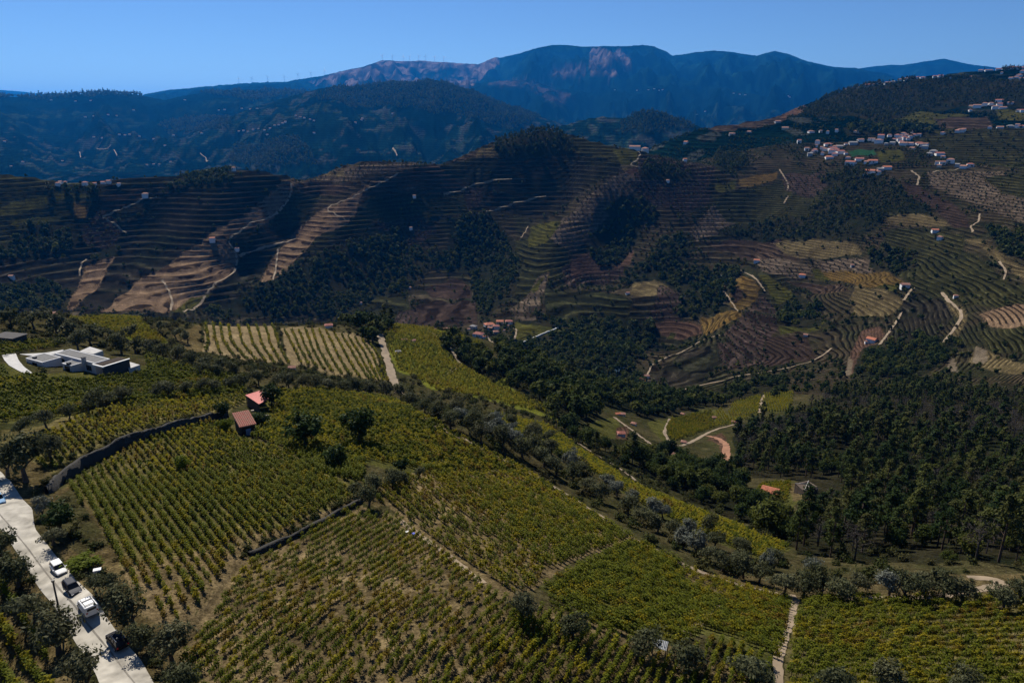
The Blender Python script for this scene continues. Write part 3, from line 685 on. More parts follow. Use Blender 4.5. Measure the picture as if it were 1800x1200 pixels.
def terrain_material():
    m = bpy.data.materials.new('ground')
    n, l, b = nodes_of(m)
    b.inputs['Roughness'].default_value = 1.0
    b.inputs['Specular IOR Level'].default_value = 0.0
    at = n.new('ShaderNodeAttribute'); at.attribute_name = 'Col'
    geo = n.new('ShaderNodeNewGeometry')
    nA = n.new('ShaderNodeTexNoise'); nA.inputs['Scale'].default_value = 0.9; nA.inputs['Detail'].default_value = 7; nA.inputs['Roughness'].default_value = 0.65
    l.new(geo.outputs['Position'], nA.inputs['Vector'])
    nB = n.new('ShaderNodeTexNoise'); nB.inputs['Scale'].default_value = 0.12; nB.inputs['Detail'].default_value = 6; nB.inputs['Roughness'].default_value = 0.7
    l.new(geo.outputs['Position'], nB.inputs['Vector'])
    mr = n.new('ShaderNodeMapRange'); mr.inputs[1].default_value = 0.32; mr.inputs[2].default_value = 0.68; mr.inputs[3].default_value = 0.5; mr.inputs[4].default_value = 1.5
    l.new(nA.outputs[0], mr.inputs[0])
    mr2 = n.new('ShaderNodeMapRange'); mr2.inputs[1].default_value = 0.3; mr2.inputs[2].default_value = 0.7; mr2.inputs[3].default_value = 0.65; mr2.inputs[4].default_value = 1.35
    l.new(nB.outputs[0], mr2.inputs[0])
    nC = n.new('ShaderNodeTexNoise'); nC.inputs['Scale'].default_value = 3.2; nC.inputs['Detail'].default_value = 4; nC.inputs['Roughness'].default_value = 0.75
    l.new(geo.outputs['Position'], nC.inputs['Vector'])
    mr3 = n.new('ShaderNodeMapRange'); mr3.inputs[1].default_value = 0.36; mr3.inputs[2].default_value = 0.62; mr3.inputs[3].default_value = 0.45; mr3.inputs[4].default_value = 1.45
    l.new(nC.outputs[0], mr3.inputs[0])
    mu3 = n.new('ShaderNodeMath'); mu3.operation = 'MULTIPLY'
    l.new(mr.outputs[0], mu3.inputs[0]); l.new(mr3.outputs[0], mu3.inputs[1])
    mu = n.new('ShaderNodeMath'); mu.operation = 'MULTIPLY'
    l.new(mu3.outputs[0], mu.inputs[0]); l.new(mr2.outputs[0], mu.inputs[1])
    # vine lines and tan terrace edges brightened as if sunlit, following the contour
    def att(nm):
        a_ = n.new('ShaderNodeAttribute'); a_.attribute_name = nm
        return a_.outputs['Fac']
    def mth(op, a_, b_=None, c_=None):
        q = n.new('ShaderNodeMath'); q.operation = op
        for i_, v_ in enumerate((a_, b_, c_)):
            if v_ is None: continue
            if isinstance(v_, (int, float)): q.inputs[i_].default_value = v_
            else: l.new(v_, q.inputs[i_])
        return q.outputs[0]
    def win(x, c0, hw):           # soft window round c0
        d_ = mth('ABSOLUTE', mth('SUBTRACT', x, c0))
        r_ = n.new('ShaderNodeMapRange'); r_.interpolation_type = 'SMOOTHSTEP'
        r_.inputs[1].default_value = hw * .55; r_.inputs[2].default_value = hw; r_.inputs[3].default_value = 1; r_.inputs[4].default_value = 0
        l.new(d_, r_.inputs[0])
        return r_.outputs[0]
    wobn = n.new('ShaderNodeTexNoise'); wobn.inputs['Scale'].default_value = 0.035; wobn.inputs['Detail'].default_value = 3
    l.new(geo.outputs['Position'], wobn.inputs['Vector'])
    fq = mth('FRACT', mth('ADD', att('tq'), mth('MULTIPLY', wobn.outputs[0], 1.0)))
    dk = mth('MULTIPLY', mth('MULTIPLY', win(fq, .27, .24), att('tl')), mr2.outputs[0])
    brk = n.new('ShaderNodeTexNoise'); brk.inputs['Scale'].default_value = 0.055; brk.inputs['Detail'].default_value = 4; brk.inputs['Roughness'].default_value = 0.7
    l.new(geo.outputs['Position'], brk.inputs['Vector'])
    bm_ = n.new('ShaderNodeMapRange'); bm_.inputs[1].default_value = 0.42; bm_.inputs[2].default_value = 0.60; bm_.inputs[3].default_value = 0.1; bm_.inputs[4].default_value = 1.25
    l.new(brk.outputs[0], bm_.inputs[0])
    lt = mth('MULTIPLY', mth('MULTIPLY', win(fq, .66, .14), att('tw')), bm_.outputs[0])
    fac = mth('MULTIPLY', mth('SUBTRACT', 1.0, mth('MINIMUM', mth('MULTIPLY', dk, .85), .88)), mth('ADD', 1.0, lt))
    mu2 = n.new('ShaderNodeMath'); mu2.operation = 'MULTIPLY'
    l.new(mu.outputs[0], mu2.inputs[0]); l.new(fac, mu2.inputs[1])
    mu = mu2
    mx = n.new('ShaderNodeVectorMath'); mx.operation = 'SCALE'
    l.new(at.outputs['Color'], mx.inputs[0]); l.new(mu.outputs[0], mx.inputs['Scale'])
    l.new(mx.outputs[0], b.inputs['Base Color'])
    bp = n.new('ShaderNodeBump'); bp.inputs['Strength'].default_value = 0.6; bp.inputs['Distance'].default_value = 0.35
    l.new(nA.outputs[0], bp.inputs['Height']); l.new(bp.outputs[0], b.inputs['Normal'])
    return m

def mesh_np(name, co, faces, mats=(), smooth=False, midx=None):
    """mesh from numpy arrays, all faces with the same corner count"""
    me = bpy.data.meshes.new(name)
    co = np.asarray(co, np.float32); faces = np.asarray(faces, np.int32)
    k = faces.shape[1]
    me.vertices.add(len(co)); me.vertices.foreach_set('co', co.ravel())
    me.loops.add(faces.size); me.loops.foreach_set('vertex_index', faces.ravel())
    me.polygons.add(len(faces)); me.polygons.foreach_set('loop_start', np.arange(len(faces), dtype=np.int32) * k)
    if smooth:
        me.polygons.foreach_set('use_smooth', np.ones(len(faces), bool))
    if midx is not None:
        me.polygons.foreach_set('material_index', np.asarray(midx, np.int32))
    for m in mats:
        me.materials.append(m)
    me.update(calc_edges=True)
    return me

idx = np.arange(NR * NA).reshape(NR, NA)
quads = np.stack([idx[:-1, :-1], idx[:-1, 1:], idx[1:, 1:], idx[1:, :-1]], 2).reshape(-1, 4)
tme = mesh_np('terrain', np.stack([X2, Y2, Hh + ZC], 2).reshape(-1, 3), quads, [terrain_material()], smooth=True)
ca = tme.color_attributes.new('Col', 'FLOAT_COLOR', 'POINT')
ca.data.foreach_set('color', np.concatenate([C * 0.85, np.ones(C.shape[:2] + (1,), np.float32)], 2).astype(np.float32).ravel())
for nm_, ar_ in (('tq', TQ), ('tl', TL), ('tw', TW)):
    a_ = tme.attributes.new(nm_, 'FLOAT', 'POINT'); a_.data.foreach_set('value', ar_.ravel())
terrain = bpy.data.objects.new('terrain', tme)
COL.objects.link(terrain)
terrain['kind'] = 'structure'

# ------------------------------------------------------------------ building blocks
def link(o, parent=None):
    COL.objects.link(o)
    if parent is not None:
        o.parent = parent
    return o

def tag(o, label=None, cat=None, group=None, kind=None):
    if label: o['label'] = label
    if cat: o['category'] = cat
    if group: o['group'] = group
    if kind: o['kind'] = kind
    return o

def empty(name, loc, rz=0.0, scale=1.0):
    o = bpy.data.objects.new(name, None)
    o.empty_display_size = 0.3
    o.location = loc; o.rotation_euler = (0, 0, rz); o.scale = (scale,) * 3
    return link(o)

def part(name, me, parent):
    return link(bpy.data.objects.new(name, me), parent)

class MB:
    """collects boxes, prisms and tubes into one mesh"""
    def __init__(self):
        self.v = []; self.f = []; self.m = []
    def add(self, vs, fs, mi=0):
        o = len(self.v)
        self.v += [tuple(p) for p in vs]
        self.f += [tuple(i + o for i in f) for f in fs]
        self.m += [mi] * len(fs)
        return self
    def box(self, x0, x1, y0, y1, z0, z1, mi=0):
        v = [(x0, y0, z0), (x1, y0, z0), (x1, y1, z0), (x0, y1, z0), (x0, y0, z1), (x1, y0, z1), (x1, y1, z1), (x0, y1, z1)]
        return self.add(v, [(3, 2, 1, 0), (4, 5, 6, 7), (0, 1, 5, 4), (1, 2, 6, 5), (2, 3, 7, 6), (3, 0, 4, 7)], mi)
    def prism(self, poly, z0, z1, mi=0):
        """poly: xy outline, counter-clockwise; z0, z1 numbers"""
        n = len(poly)
        v = [(x, y, z0) for x, y in poly] + [(x, y, z1) for x, y in poly]
        f = [tuple(range(n - 1, -1, -1)), tuple(range(n, 2 * n))] + [(i, (i + 1) % n, n + (i + 1) % n, n + i) for i in range(n)]
        return self.add(v, f, mi)
    def tube(self, pts, rad, sides=7, mi=0, caps=True):
        pts = [Vector(p) for p in pts]
        if not hasattr(rad, '__len__'): rad = [rad] * len(pts)
        rings = []
        for i, p in enumerate(pts):
            t = (pts[min(i + 1, len(pts) - 1)] - pts[max(i - 1, 0)]).normalized()
            a = t.orthogonal().normalized(); b = t.cross(a)
            rings.append([p + (a * math.cos(2 * math.pi * k / sides) + b * math.sin(2 * math.pi * k / sides)) * rad[i] for k in range(sides)])
        v = [q for r in rings for q in r]
        f = []
        for i in range(len(pts) - 1):
            for k in range(sides):
                f.append((i * sides + k, i * sides + (k + 1) % sides, (i + 1) * sides + (k + 1) % sides, (i + 1) * sides + k))
        if caps:
            f.append(tuple(range(sides - 1, -1, -1)))
            f.append(tuple((len(pts) - 1) * sides + k for k in range(sides)))
        return self.add(v, f, mi)
    def mesh(self, name, *mats, smooth=False):
        me = bpy.data.meshes.new(name)
        me.from_pydata(self.v, [], self.f)
        for m in mats: me.materials.append(m)
        if len(mats) > 1:
            me.polygons.foreach_set('material_index', self.m)
        if smooth:
            me.polygons.foreach_set('use_smooth', [True] * len(me.polygons))
        me.update()
        return me
    def build(self, name, parent, *mats, smooth=False):
        return part(name, self.mesh(name, *mats, smooth=smooth), parent)

def leaf_mat(name, cols, trans=0.35, rough=0.6, spread=0.25):
    """foliage: colour differs from plant to plant and leaf to leaf, light passes through"""
    m = bpy.data.materials.new(name)
    m.use_nodes = True
    n = m.node_tree.nodes; l = m.node_tree.links
    b = n['Principled BSDF']
    b.inputs['Roughness'].default_value = rough
    b.inputs['Specular IOR Level'].default_value = 0.04
    oi = n.new('ShaderNodeObjectInfo')
    rp = n.new('ShaderNodeValToRGB')
    el = rp.color_ramp.elements
    while len(el) < len(cols): el.new(0.5)
    for i, c in enumerate(cols):
        el[i].position = i / max(1, len(cols) - 1); el[i].color = tuple(q * .88 for q in c) + (1,)
    l.new(oi.outputs['Random'], rp.inputs[0])
    ge = n.new('ShaderNodeNewGeometry')
    mr = n.new('ShaderNodeMapRange'); mr.inputs[3].default_value = 1 - spread; mr.inputs[4].default_value = 1 + spread
    l.new(ge.outputs['Random Per Island'], mr.inputs[0])
    sc = n.new('ShaderNodeVectorMath'); sc.operation = 'SCALE'
    l.new(rp.outputs[0], sc.inputs[0]); l.new(mr.outputs[0], sc.inputs['Scale'])
    l.new(sc.outputs[0], b.inputs['Base Color'])
    tr = n.new('ShaderNodeBsdfTranslucent')
    l.new(sc.outputs[0], tr.inputs[0])
    mx = n.new('ShaderNodeMixShader'); mx.inputs[0].default_value = trans
    l.new(b.outputs[0], mx.inputs[1]); l.new(tr.outputs[0], mx.inputs[2])
    l.new(mx.outputs[0], n['Material Output'].inputs[0])
    return m

M = {}
M['bark'] = mat('bark', (.085, .065, .048), 0.95, 0.35, 2.0)
M['pinebark'] = mat('pine_bark', (.075, .050, .036), 0.95, 0.35, 2.0)
M['vg'] = leaf_mat('vine_green', [(.088, .106, .010), (.120, .135, .012), (.142, .148, .012)], 0.38)
M['vy'] = leaf_mat('vine_yellow_green', [(.215, .192, .012), (.262, .214, .014), (.180, .174, .012)], 0.4)
M['vo'] = leaf_mat('vine_turning', [(.20, .145, .016), (.16, .10, .016), (.13, .115, .012)], 0.4)
M['olive'] = leaf_mat('olive_leaves', [(.072, .080, .036), (.090, .096, .046), (.112, .112, .058)], 0.3, 0.55, 0.35)
M['silver'] = leaf_mat('silver_olive_leaves', [(.13, .145, .115), (.165, .175, .14)], 0.2, 0.5, 0.35)
M['broad'] = leaf_mat('broadleaf', [(.022, .038, .010), (.036, .056, .013), (.056, .074, .016), (.100, .105, .020)], 0.35, 0.6, 0.3)
M['dark'] = leaf_mat('dark_leaves', [(.024, .044, .011), (.036, .058, .014)], 0.25, 0.5, 0.3)
M['lime'] = leaf_mat('lime_leaves', [(.13, .16, .012), (.11, .14, .012)], 0.4)
M['pine'] = leaf_mat('pine_needles', [(.014, .028, .008), (.024, .040, .010), (.034, .050, .014), (.050, .066, .016), (.070, .070, .022), (.085, .098, .024)], 0.22, 0.6, 0.35)
M['bare'] = leaf_mat('bare_twigs', [(.085, .074, .066), (.065, .056, .050)], 0.0, 0.9, 0.2)
M['shrub'] = leaf_mat('shrub_leaves', [(.036, .048, .013), (.056, .062, .018), (.080, .070, .028)], 0.25, 0.7, 0.3)

def leaf_quads(cen, size, rng, up=0.3, center=None, aspect=0.6):
    """small leaf faces at the given points; returns verts, quad faces"""
    n = len(cen)
    nrm = rng.normal(size=(n, 3))
    if center is not None:
        d = cen - np.asarray(center); d /= np.linalg.norm(d, axis=1, keepdims=True) + 1e-6
        nrm = nrm * 0.75 + d
    nrm[:, 2] += up
    nrm /= np.linalg.norm(nrm, axis=1, keepdims=True)
    t = np.cross(nrm, rng.normal(size=(n, 3))); t /= np.linalg.norm(t, axis=1, keepdims=True) + 1e-9
    b = np.cross(nrm, t)
    s = size * rng.uniform(0.6, 1.35, (n, 1))
    t = t * s; b = b * s * aspect
    v = np.stack([cen - t, cen + b * 0.9 - t * 0.1, cen + t, cen - b * 0.9 + t * 0.1], 1).reshape(-1, 3)
    return v, np.arange(4 * n).reshape(n, 4)

def clumps(rng, ncl, rx, rz, zc, nper, spread, shell=0.55, squash=1.0):
    d = rng.normal(size=(ncl, 3)); d /= np.linalg.norm(d, axis=1, keepdims=True)
    r = rng.uniform(shell, 1.0, (ncl, 1))
    c = d * r * np.array([rx, rx, rz]) + np.array([0, 0, zc])
    rad = spread * rng.uniform(0.6, 1.3, (ncl, 1, 1))
    e = rng.normal(size=(ncl, nper, 3)); e /= np.linalg.norm(e, axis=2, keepdims=True)
    e *= rng.uniform(0.35, 1.0, (ncl, nper, 1)) * rad
    e[:, :, 2] *= squash
    return (c[:, None] + e).reshape(-1, 3)

def trunk_mesh(name, h, r, rng, m, forks=3, reach=1.0, lean=0.2):
    b = MB()
    top = Vector((rng.normal() * lean, rng.normal() * lean, h))
    b.tube([(0, 0, -0.4), (0, 0, 0.02), (top.x * .4, top.y * .4, h * .5), tuple(top)], [r * 1.5, r * 1.25, r, r * .8], 7)
    for k in range(forks):
        a = 2 * math.pi * (k + rng.uniform(-.3, .3)) / max(1, forks)
        e = top + Vector((math.cos(a) * reach, math.sin(a) * reach, reach * rng.uniform(.7, 1.1)))
        mid = top.lerp(e, .5) + Vector((0, 0, reach * .12))
        b.tube([tuple(top - Vector((0, 0, .1))), tuple(mid), tuple(e)], [r * .62, r * .45, r * .2], 5)
    return b.mesh(name, m)

def make_tree(kind, seed, lod):
    """returns (trunk mesh or None, crown mesh) of unit kinds; sizes in metres"""
    rng = np.random.default_rng(seed)
    if kind in ('olive', 'silver'):
        n = (26, 60, .19) if lod == 0 else (14, 22, .36)
        p = clumps(rng, n[0], 1.75, 1.15, 2.75, n[1], .78, .45)
        k = rng.normal(size=2) * .35
        p[:, 0] += k[0] * (p[:, 2] - 2); p[:, 1] += k[1] * (p[:, 2] - 2)
        v, f = leaf_quads(p, n[2], rng, .35, (0, 0, 2.4), .5)
        return trunk_mesh('trunk', 1.15, .2, rng, M['bark'], 3, .95), mesh_np('crown', v, f, [M[kind]])
    if kind in ('broad', 'dark', 'lime'):
        n = ((30, 46, .34), (18, 20, .62), (9, 9, 1.35))[lod]
        p = clumps(rng, n[0], 2.9, 2.5, 4.3, n[1], 1.25, .5)
        p[:, 2] = np.maximum(p[:, 2], .5)
        v, f = leaf_quads(p, n[2], rng, .35, (0, 0, 3.6), .65)
        tr = trunk_mesh('trunk', 2.2, .24, rng, M['bark'], 3, 1.3) if lod < 2 else None
        return tr, mesh_np('crown', v, f, [M[kind]])
    if kind == 'pine':
        H = rng.uniform(9.5, 12.5)
        n = ((24, 46, .30), (15, 22, .55), (8, 9, 1.2))[lod]
        base = rng.uniform(.28, .42)
        cs_ = []
        for k in range(n[0]):
            q = (k + rng.uniform(0, 1)) / n[0]
            z = H * (base + (1 - base) * q)
            R = (2.7 * (1 - q) ** .75 + .35) * rng.uniform(.35, 1.0)
            a = rng.uniform(0, 6.28)
            c = np.array([math.cos(a) * R, math.sin(a) * R, z])
            e = rng.normal(size=(n[1], 3)); e /= np.linalg.norm(e, axis=1, keepdims=True)
            e *= rng.uniform(.3, 1, (n[1], 1)) * rng.uniform(.65, 1.15) * np.array([1.05, 1.05, .62])
            cs_.append(c + e)
        p = np.concatenate(cs_)
        v, f = leaf_quads(p, n[2], rng, .45, (0, 0, H * .55), .55)
        b = MB()
        b.tube([(0, 0, -.6), (.05, 0, H * .3), (-.05, .08, H * .65), (0, 0, H * .95)], [.24, .19, .13, .04], 6)
        if lod == 0:
            for k in range(7):
                z = H * rng.uniform(.3, .85); a = rng.uniform(0, 6.28); L = 1.9 * (1.1 - z / H)
                b.tube([(0, 0, z), (math.cos(a) * L, math.sin(a) * L, z + .35)], [.06, .025], 4)
        return (b.mesh('trunk', M['pinebark']) if lod < 2 else None), mesh_np('crown', v, f, [M['pine']])
    if kind == 'bare':
        H = rng.uniform(6, 8.5)
        b = MB()
        b.tube([(0, 0, -.4), (0, 0, H * .4), (.2, .1, H * .8)], [.18, .13, .04], 5)
        ends = []
        for k in range(16):
            z = H * rng.uniform(.25, .8); a = rng.uniform(0, 6.28); L = rng.uniform(1.2, 2.4)
            e = (math.cos(a) * L, math.sin(a) * L, z + rng.uniform(.6, 1.6))
            b.tube([(0, 0, z), e], [.06, .02], 4)
            ends.append(e)
        p = (np.array(ends)[:, None] + rng.normal(size=(16, 16, 3)) * .55).reshape(-1, 3)
        v, f = leaf_quads(p, .42, rng, .2, (0, 0, H * .5), .07)
        return b.mesh('trunk', M['bare']), mesh_np('crown', v, f, [M['bare']])
    if kind == 'shrub':
        n = ((9, 26, .16), (6, 10, .30))[min(lod, 1)]
        p = clumps(rng, n[0], .8, .5, .55, n[1], .45, .3)
        p[:, 2] = np.maximum(p[:, 2], .05)
        v, f = leaf_quads(p, n[2], rng, .4, (0, 0, .2), .6)
        return None, mesh_np('foliage', v, f, [M['shrub']])

def make_vine(seed, hedge, m, lod):
    rng = np.random.default_rng(seed)
    n = 84 if lod == 0 else 24
    s = .14 if lod == 0 else .25
    if hedge:
        p = rng.normal(size=(n, 3)) * np.array([.36, .15, .30]) + np.array([0, 0, .95])
        p[:, 0] = np.clip(p[:, 0], -.62, .62)
    else:
        c = rng.normal(size=(5, 3)) * np.array([.22, .22, .18]) + np.array([0, 0, .62])
        p = c[rng.integers(0, 5, n)] + rng.normal(size=(n, 3)) * np.array([.17, .17, .17])
        k = n // 7                                   # a few shoots
        p[:k] += np.array([rng.normal() * .15, rng.normal() * .15, .5])
    p[:, 2] = np.maximum(p[:, 2], .12)
    v, f = leaf_quads(p, s, rng, .5, (0, 0, .3), .8)
    me = mesh_np('foliage', v, f, [m])
    b = MB()
    b.tube([(0, 0, -.15), (.04, .02, .3), (0, .03, .75)], [.045, .035, .02], 5)
    b.tube([(.06, 0, -.2), (.06, 0, 1.25)], .022, 4)
    return b.mesh('trunk', M['bark']), me

# ------------------------------------------------------------------ stuff: points carrying copies of small plants
SRC = {}
def source_collection(key, meshes):
    """meshes kept out of the scene, used only as what the points carry"""
    c = bpy.data.collections.new('source_' + key)
    for i, parts in enumerate(meshes):
        parts = [p for p in parts if p is not None]
        if len(parts) == 1:
            me = parts[0]
        else:
            bm = bmesh.new(); mats = []
            for p in parts:
                k0 = len(bm.faces)
                bm.from_mesh(p)
                bm.faces.ensure_lookup_table()
                for q in range(k0, len(bm.faces)):
                    bm.faces[q].material_index = len(mats)
                mats.append(p.materials[0])
            me = bpy.data.meshes.new('%s_%02d' % (key, i)); bm.to_mesh(me); bm.free()
            for m_ in mats: me.materials.append(m_)
        o = bpy.data.objects.new('%s_%02d' % (key, i), me)
        c.objects.link(o)
    return c

def stuff(name, label, cat, pts, rot, scl, vid, coll):
    pts = np.asarray(pts, np.float32)
    me = bpy.data.meshes.new(name)
    me.vertices.add(len(pts)); me.vertices.foreach_set('co', pts.ravel())
    for nm, ty, dat in (('rot', 'FLOAT', rot), ('scl', 'FLOAT', scl), ('vid', 'INT', vid)):
        a = me.attributes.new(nm, ty, 'POINT')
        a.data.foreach_set('value', np.asarray(dat, np.float32 if ty == 'FLOAT' else np.int32))
    o = link(bpy.data.objects.new(name, me))
    ng = bpy.data.node_groups.new(name, 'GeometryNodeTree')
    ng.interface.new_socket('Geometry', in_out='INPUT', socket_type='NodeSocketGeometry')
    ng.interface.new_socket('Geometry', in_out='OUTPUT', socket_type='NodeSocketGeometry')
    N_ = ng.nodes; L = ng.links
    gi = N_.new('NodeGroupInput'); go = N_.new('NodeGroupOutput')
    ci = N_.new('GeometryNodeCollectionInfo')
    ci.inputs['Collection'].default_value = coll
    ci.inputs['Separate Children'].default_value = True
    ci.inputs['Reset Children'].default_value = True
    ip = N_.new('GeometryNodeInstanceOnPoints')
    ip.inputs['Pick Instance'].default_value = True
    def attr(nm, ty):
        a = N_.new('GeometryNodeInputNamedAttribute'); a.data_type = ty; a.inputs['Name'].default_value = nm
        return a.outputs['Attribute']
    cx = N_.new('ShaderNodeCombineXYZ')
    L.new(attr('rot', 'FLOAT'), cx.inputs['Z'])
    L.new(gi.outputs[0], ip.inputs['Points'])
    L.new(ci.outputs[0], ip.inputs['Instance'])
    L.new(attr('vid', 'INT'), ip.inputs['Instance Index'])
    L.new(cx.outputs[0], ip.inputs['Rotation'])
    L.new(attr('scl', 'FLOAT'), ip.inputs['Scale'])
    L.new(ip.outputs[0], go.inputs[0])
    md = o.modifiers.new('scatter', 'NODES'); md.node_group = ng
    tag(o, label, cat, kind='stuff')
    return o

SC = 0.70      # size of vines, cars and people against the ground distances
# ------------------------------------------------------------------ scattering on the ground
def proj(x, y):
    h = ground_h(x, y)
    r = np.hypot(x, y)
    u, v = polar_pix(np.arctan2(x, y), h / np.maximum(r, 1))
    return u, v, h, r

def seen(x, y, h, lift=1.5):
    """is the point (raised by lift) not hidden behind nearer ground"""
    r = np.hypot(x, y); az = np.arctan2(x, y)
    t = (h + lift) / r
    ok = np.ones(len(r), bool)
    for fr in (.97, .93, .88, .82, .75, .68, .6, .52, .45, .38, .3, .24):
        ok &= polar_T(az, np.log(np.maximum(r * fr, 46))) < t + .0008
    return ok

def ground_box(poly, r0, r1):
    g = np.array([px2g(u, v, r0, r1) for u, v in poly])
    return g[:, 0].min(), g[:, 0].max(), g[:, 1].min(), g[:, 1].max()

def scatter(poly, spacing, r0, r1, jit=0.52, rng=RNG, rowrot=0.0):
    x0, x1, y0, y1 = ground_box(poly, r0, r1)
    m = spacing
    gx, gy = np.meshgrid(np.arange(x0 - m, x1 + m, spacing), np.arange(y0 - m, y1 + m, spacing))
    x = gx.ravel() + rng.uniform(-jit, jit, gx.size) * spacing
    y = gy.ravel() + rng.uniform(-jit, jit, gx.size) * spacing
    if len(x) > 400000: raise RuntimeError('scatter too dense')
    u, v, h, r = proj(x, y)
    wu = 22 * (fbm(x / (r * .02), y / (r * .02), 2, 5) - .5); wv_ = 16 * (fbm(x / (r * .02) + 50, y / (r * .02) + 20, 2, 6) - .5)
    ok = (r > r0) & (r < r1) & inpoly(u + wu, v + wv_, poly)
    return x[ok], y[ok], h[ok], r[ok], u[ok], v[ok]

def rows(poly, pa, pb, spacing, step, r0, r1, jit=0.12, drop=0.05, rng=RNG):
    """plants in straight rows; the rows run along the ground line seen from pa to pb"""
    spacing *= SC; step *= SC; jit *= SC
    x0, x1, y0, y1 = ground_box(poly, r0, r1)
    a = np.array(px2g(*pa, r0, r1)); b = np.array(px2g(*pb, r0, r1))
    d = (b - a) / np.linalg.norm(b - a); n = np.array([-d[1], d[0]])
    cs_ = np.array([[x0, y0], [x0, y1], [x1, y0], [x1, y1]]) - a
    s0, s1 = (cs_ @ d).min(), (cs_ @ d).max(); q0, q1 = (cs_ @ n).min(), (cs_ @ n).max()
    S, Q = np.meshgrid(np.arange(s0, s1, step), np.arange(q0, q1, spacing))
    S = S + rng.uniform(-.5, .5, S.shape[0])[:, None] * step
    wv = spacing * .35 * (vnoise(S / 30, Q * .02, 3) - .5)
    x = (a[0] + S * d[0] + (Q + wv) * n[0]).ravel(); y = (a[1] + S * d[1] + (Q + wv) * n[1]).ravel()
    x += rng.normal(size=x.size) * jit; y += rng.normal(size=x.size) * jit
    u, v, h, r = proj(x, y)
    ok = (r > r0) & (r < r1) & inpoly(u + 4 * (vnoise(x / 3, y / 3, 8) - .5), v, poly)
    gapn = vnoise(x / 5, y / 5, 13)
    ok &= rng.uniform(size=x.size) > drop * (0.4 + 1.6 * sstep(.35, .75, gapn))
    return x[ok], y[ok], h[ok], r[ok], np.full(ok.sum(), math.atan2(d[1], d[0]))

def rows_between(curves, nrows, step, r0, r1, jit=.12, drop=.05, rng=RNG):
    """curved rows: guide curves given in the photograph, rows shared out evenly between them"""
    step *= SC; jit *= SC
    G = []
    for c in curves:
        g = np.array([px2g(u, v, r0, r1) for u, v in c])
        s = np.concatenate([[0], np.cumsum(np.hypot(*np.diff(g, axis=0).T))])
        tt = np.linspace(0, s[-1], 40)
        G.append(np.stack([np.interp(tt, s, g[:, 0]), np.interp(tt, s, g[:, 1])], 1))
    X, Y, A = [], [], []
    tot = len(G) - 1
    for k in range(nrows):
        q = k / (nrows - 1) * tot
        i = min(int(q), tot - 1); f = q - i
        c = G[i] * (1 - f) + G[i + 1] * f
        s = np.concatenate([[0], np.cumsum(np.hypot(*np.diff(c, axis=0).T))])
        tt = np.arange(rng.uniform(0, step), s[-1], step)
        x = np.interp(tt, s, c[:, 0]); y = np.interp(tt, s, c[:, 1])
        ang = np.arctan2(np.gradient(y) if len(y) > 1 else 0 * y, np.gradient(x) if len(x) > 1 else 0 * x + 1)
        X.append(x); Y.append(y); A.append(ang)
    x = np.concatenate(X); y = np.concatenate(Y); A = np.concatenate(A)
    x = x + rng.normal(size=x.size) * jit; y = y + rng.normal(size=x.size) * jit
    ok = rng.uniform(size=x.size) > drop
    x, y, A = x[ok], y[ok], A[ok]
    u, v, h, r = proj(x, y)
    return x, y, h, r, A

# ------------------------------------------------------------------ vines
# variants: 0-2 hedge green/yellow/turning, 3-5 bush, 6-11 the same for greater distance
vine_src = []
for lod in (0, 1):
    for hedge in (True, False):
        for k, mk in enumerate(('vg', 'vy', 'vo')):
            vine_src.append(make_vine(100 + lod * 10 + hedge * 5 + k, hedge, M[mk], lod))
V = dict(x=[], y=[], h=[], r=[], a=[], vid=[], s=[])
def add_vines(res, hedge, mix, size, patch=12.0):
    x, y, h, r, a = res
    n = len(x)
    nz_ = 0.55 * fbm(x / patch, y / patch, 3, 61) + 0.45 * RNG.uniform(size=n)
    lo, hi = np.quantile(nz_, mix[0]) if n else 0, np.quantile(nz_, mix[0] + mix[1]) if n else 0
    c = np.where(nz_ < lo, 0, np.where(nz_ < hi, 1, 2))
    vid = c + (0 if hedge else 3) + np.where(r > 125, 6, 0)
    V['x'].append(x); V['y'].append(y); V['h'].append(h); V['r'].append(r)
    V['a'].append(a + np.where(RNG.uniform(size=n) > .5, np.pi, 0) + RNG.normal(size=n) * (.12 if hedge else 1.5))
    V['vid'].append(vid); V['s'].append(size * SC * RNG.uniform(.62, 1.4, n))

LEFT = [(122,850),(262,772),(372,738),(425,772),(500,792),(560,835),(625,858),(560,905),(430,942),(300,988),(215,990)]
add_vines(rows(LEFT, (225,780), (275,848), 1.75, .75, 70, 240, .1, .08), True, (.72, .24), 1.0)
add_vines(rows([(215,992),(300,990),(430,944),(562,907),(625,862),(622,880),(560,915),(470,957),(432,970),(385,1040),(330,1110),(290,1090),(235,1060)], (225,780), (275,848), 1.75, .95, 60, 240, .12, .16), True, (.42, .38), 1.0)
add_vines(rows([(640,856),(720,836),(760,840),(850,905),(960,990),(945,1032),(895,1046),(700,905)], (690,893), (867,1023), 2.0, .95, 60, 220, .07, .10), True, (.45, .45), .92)
add_vines(rows([(740,836),(930,830),(1110,945),(1000,988),(960,1000),(850,905),(760,842)], (690,893), (867,1023), 1.9, .85, 60, 220, .08, .06), True, (.55, .40), 1.05)
add_vines(rows([(470,690),(560,684),(690,702),(875,803),(928,828),(745,832),(700,815),(640,810),(600,800),(560,800),(520,775),(480,745)], (690,893), (867,1023), 1.9, .9, 90, 300, .16, .05), True, (.66, .30), 1.2)
add_vines(rows([(430,765),(480,745),(520,775),(560,800),(600,800),(640,812),(640,850),(560,833),(500,790)], (225,780), (275,848), 1.6, .8, 90, 300, .2, .05), True, (.85, .13), 1.25)
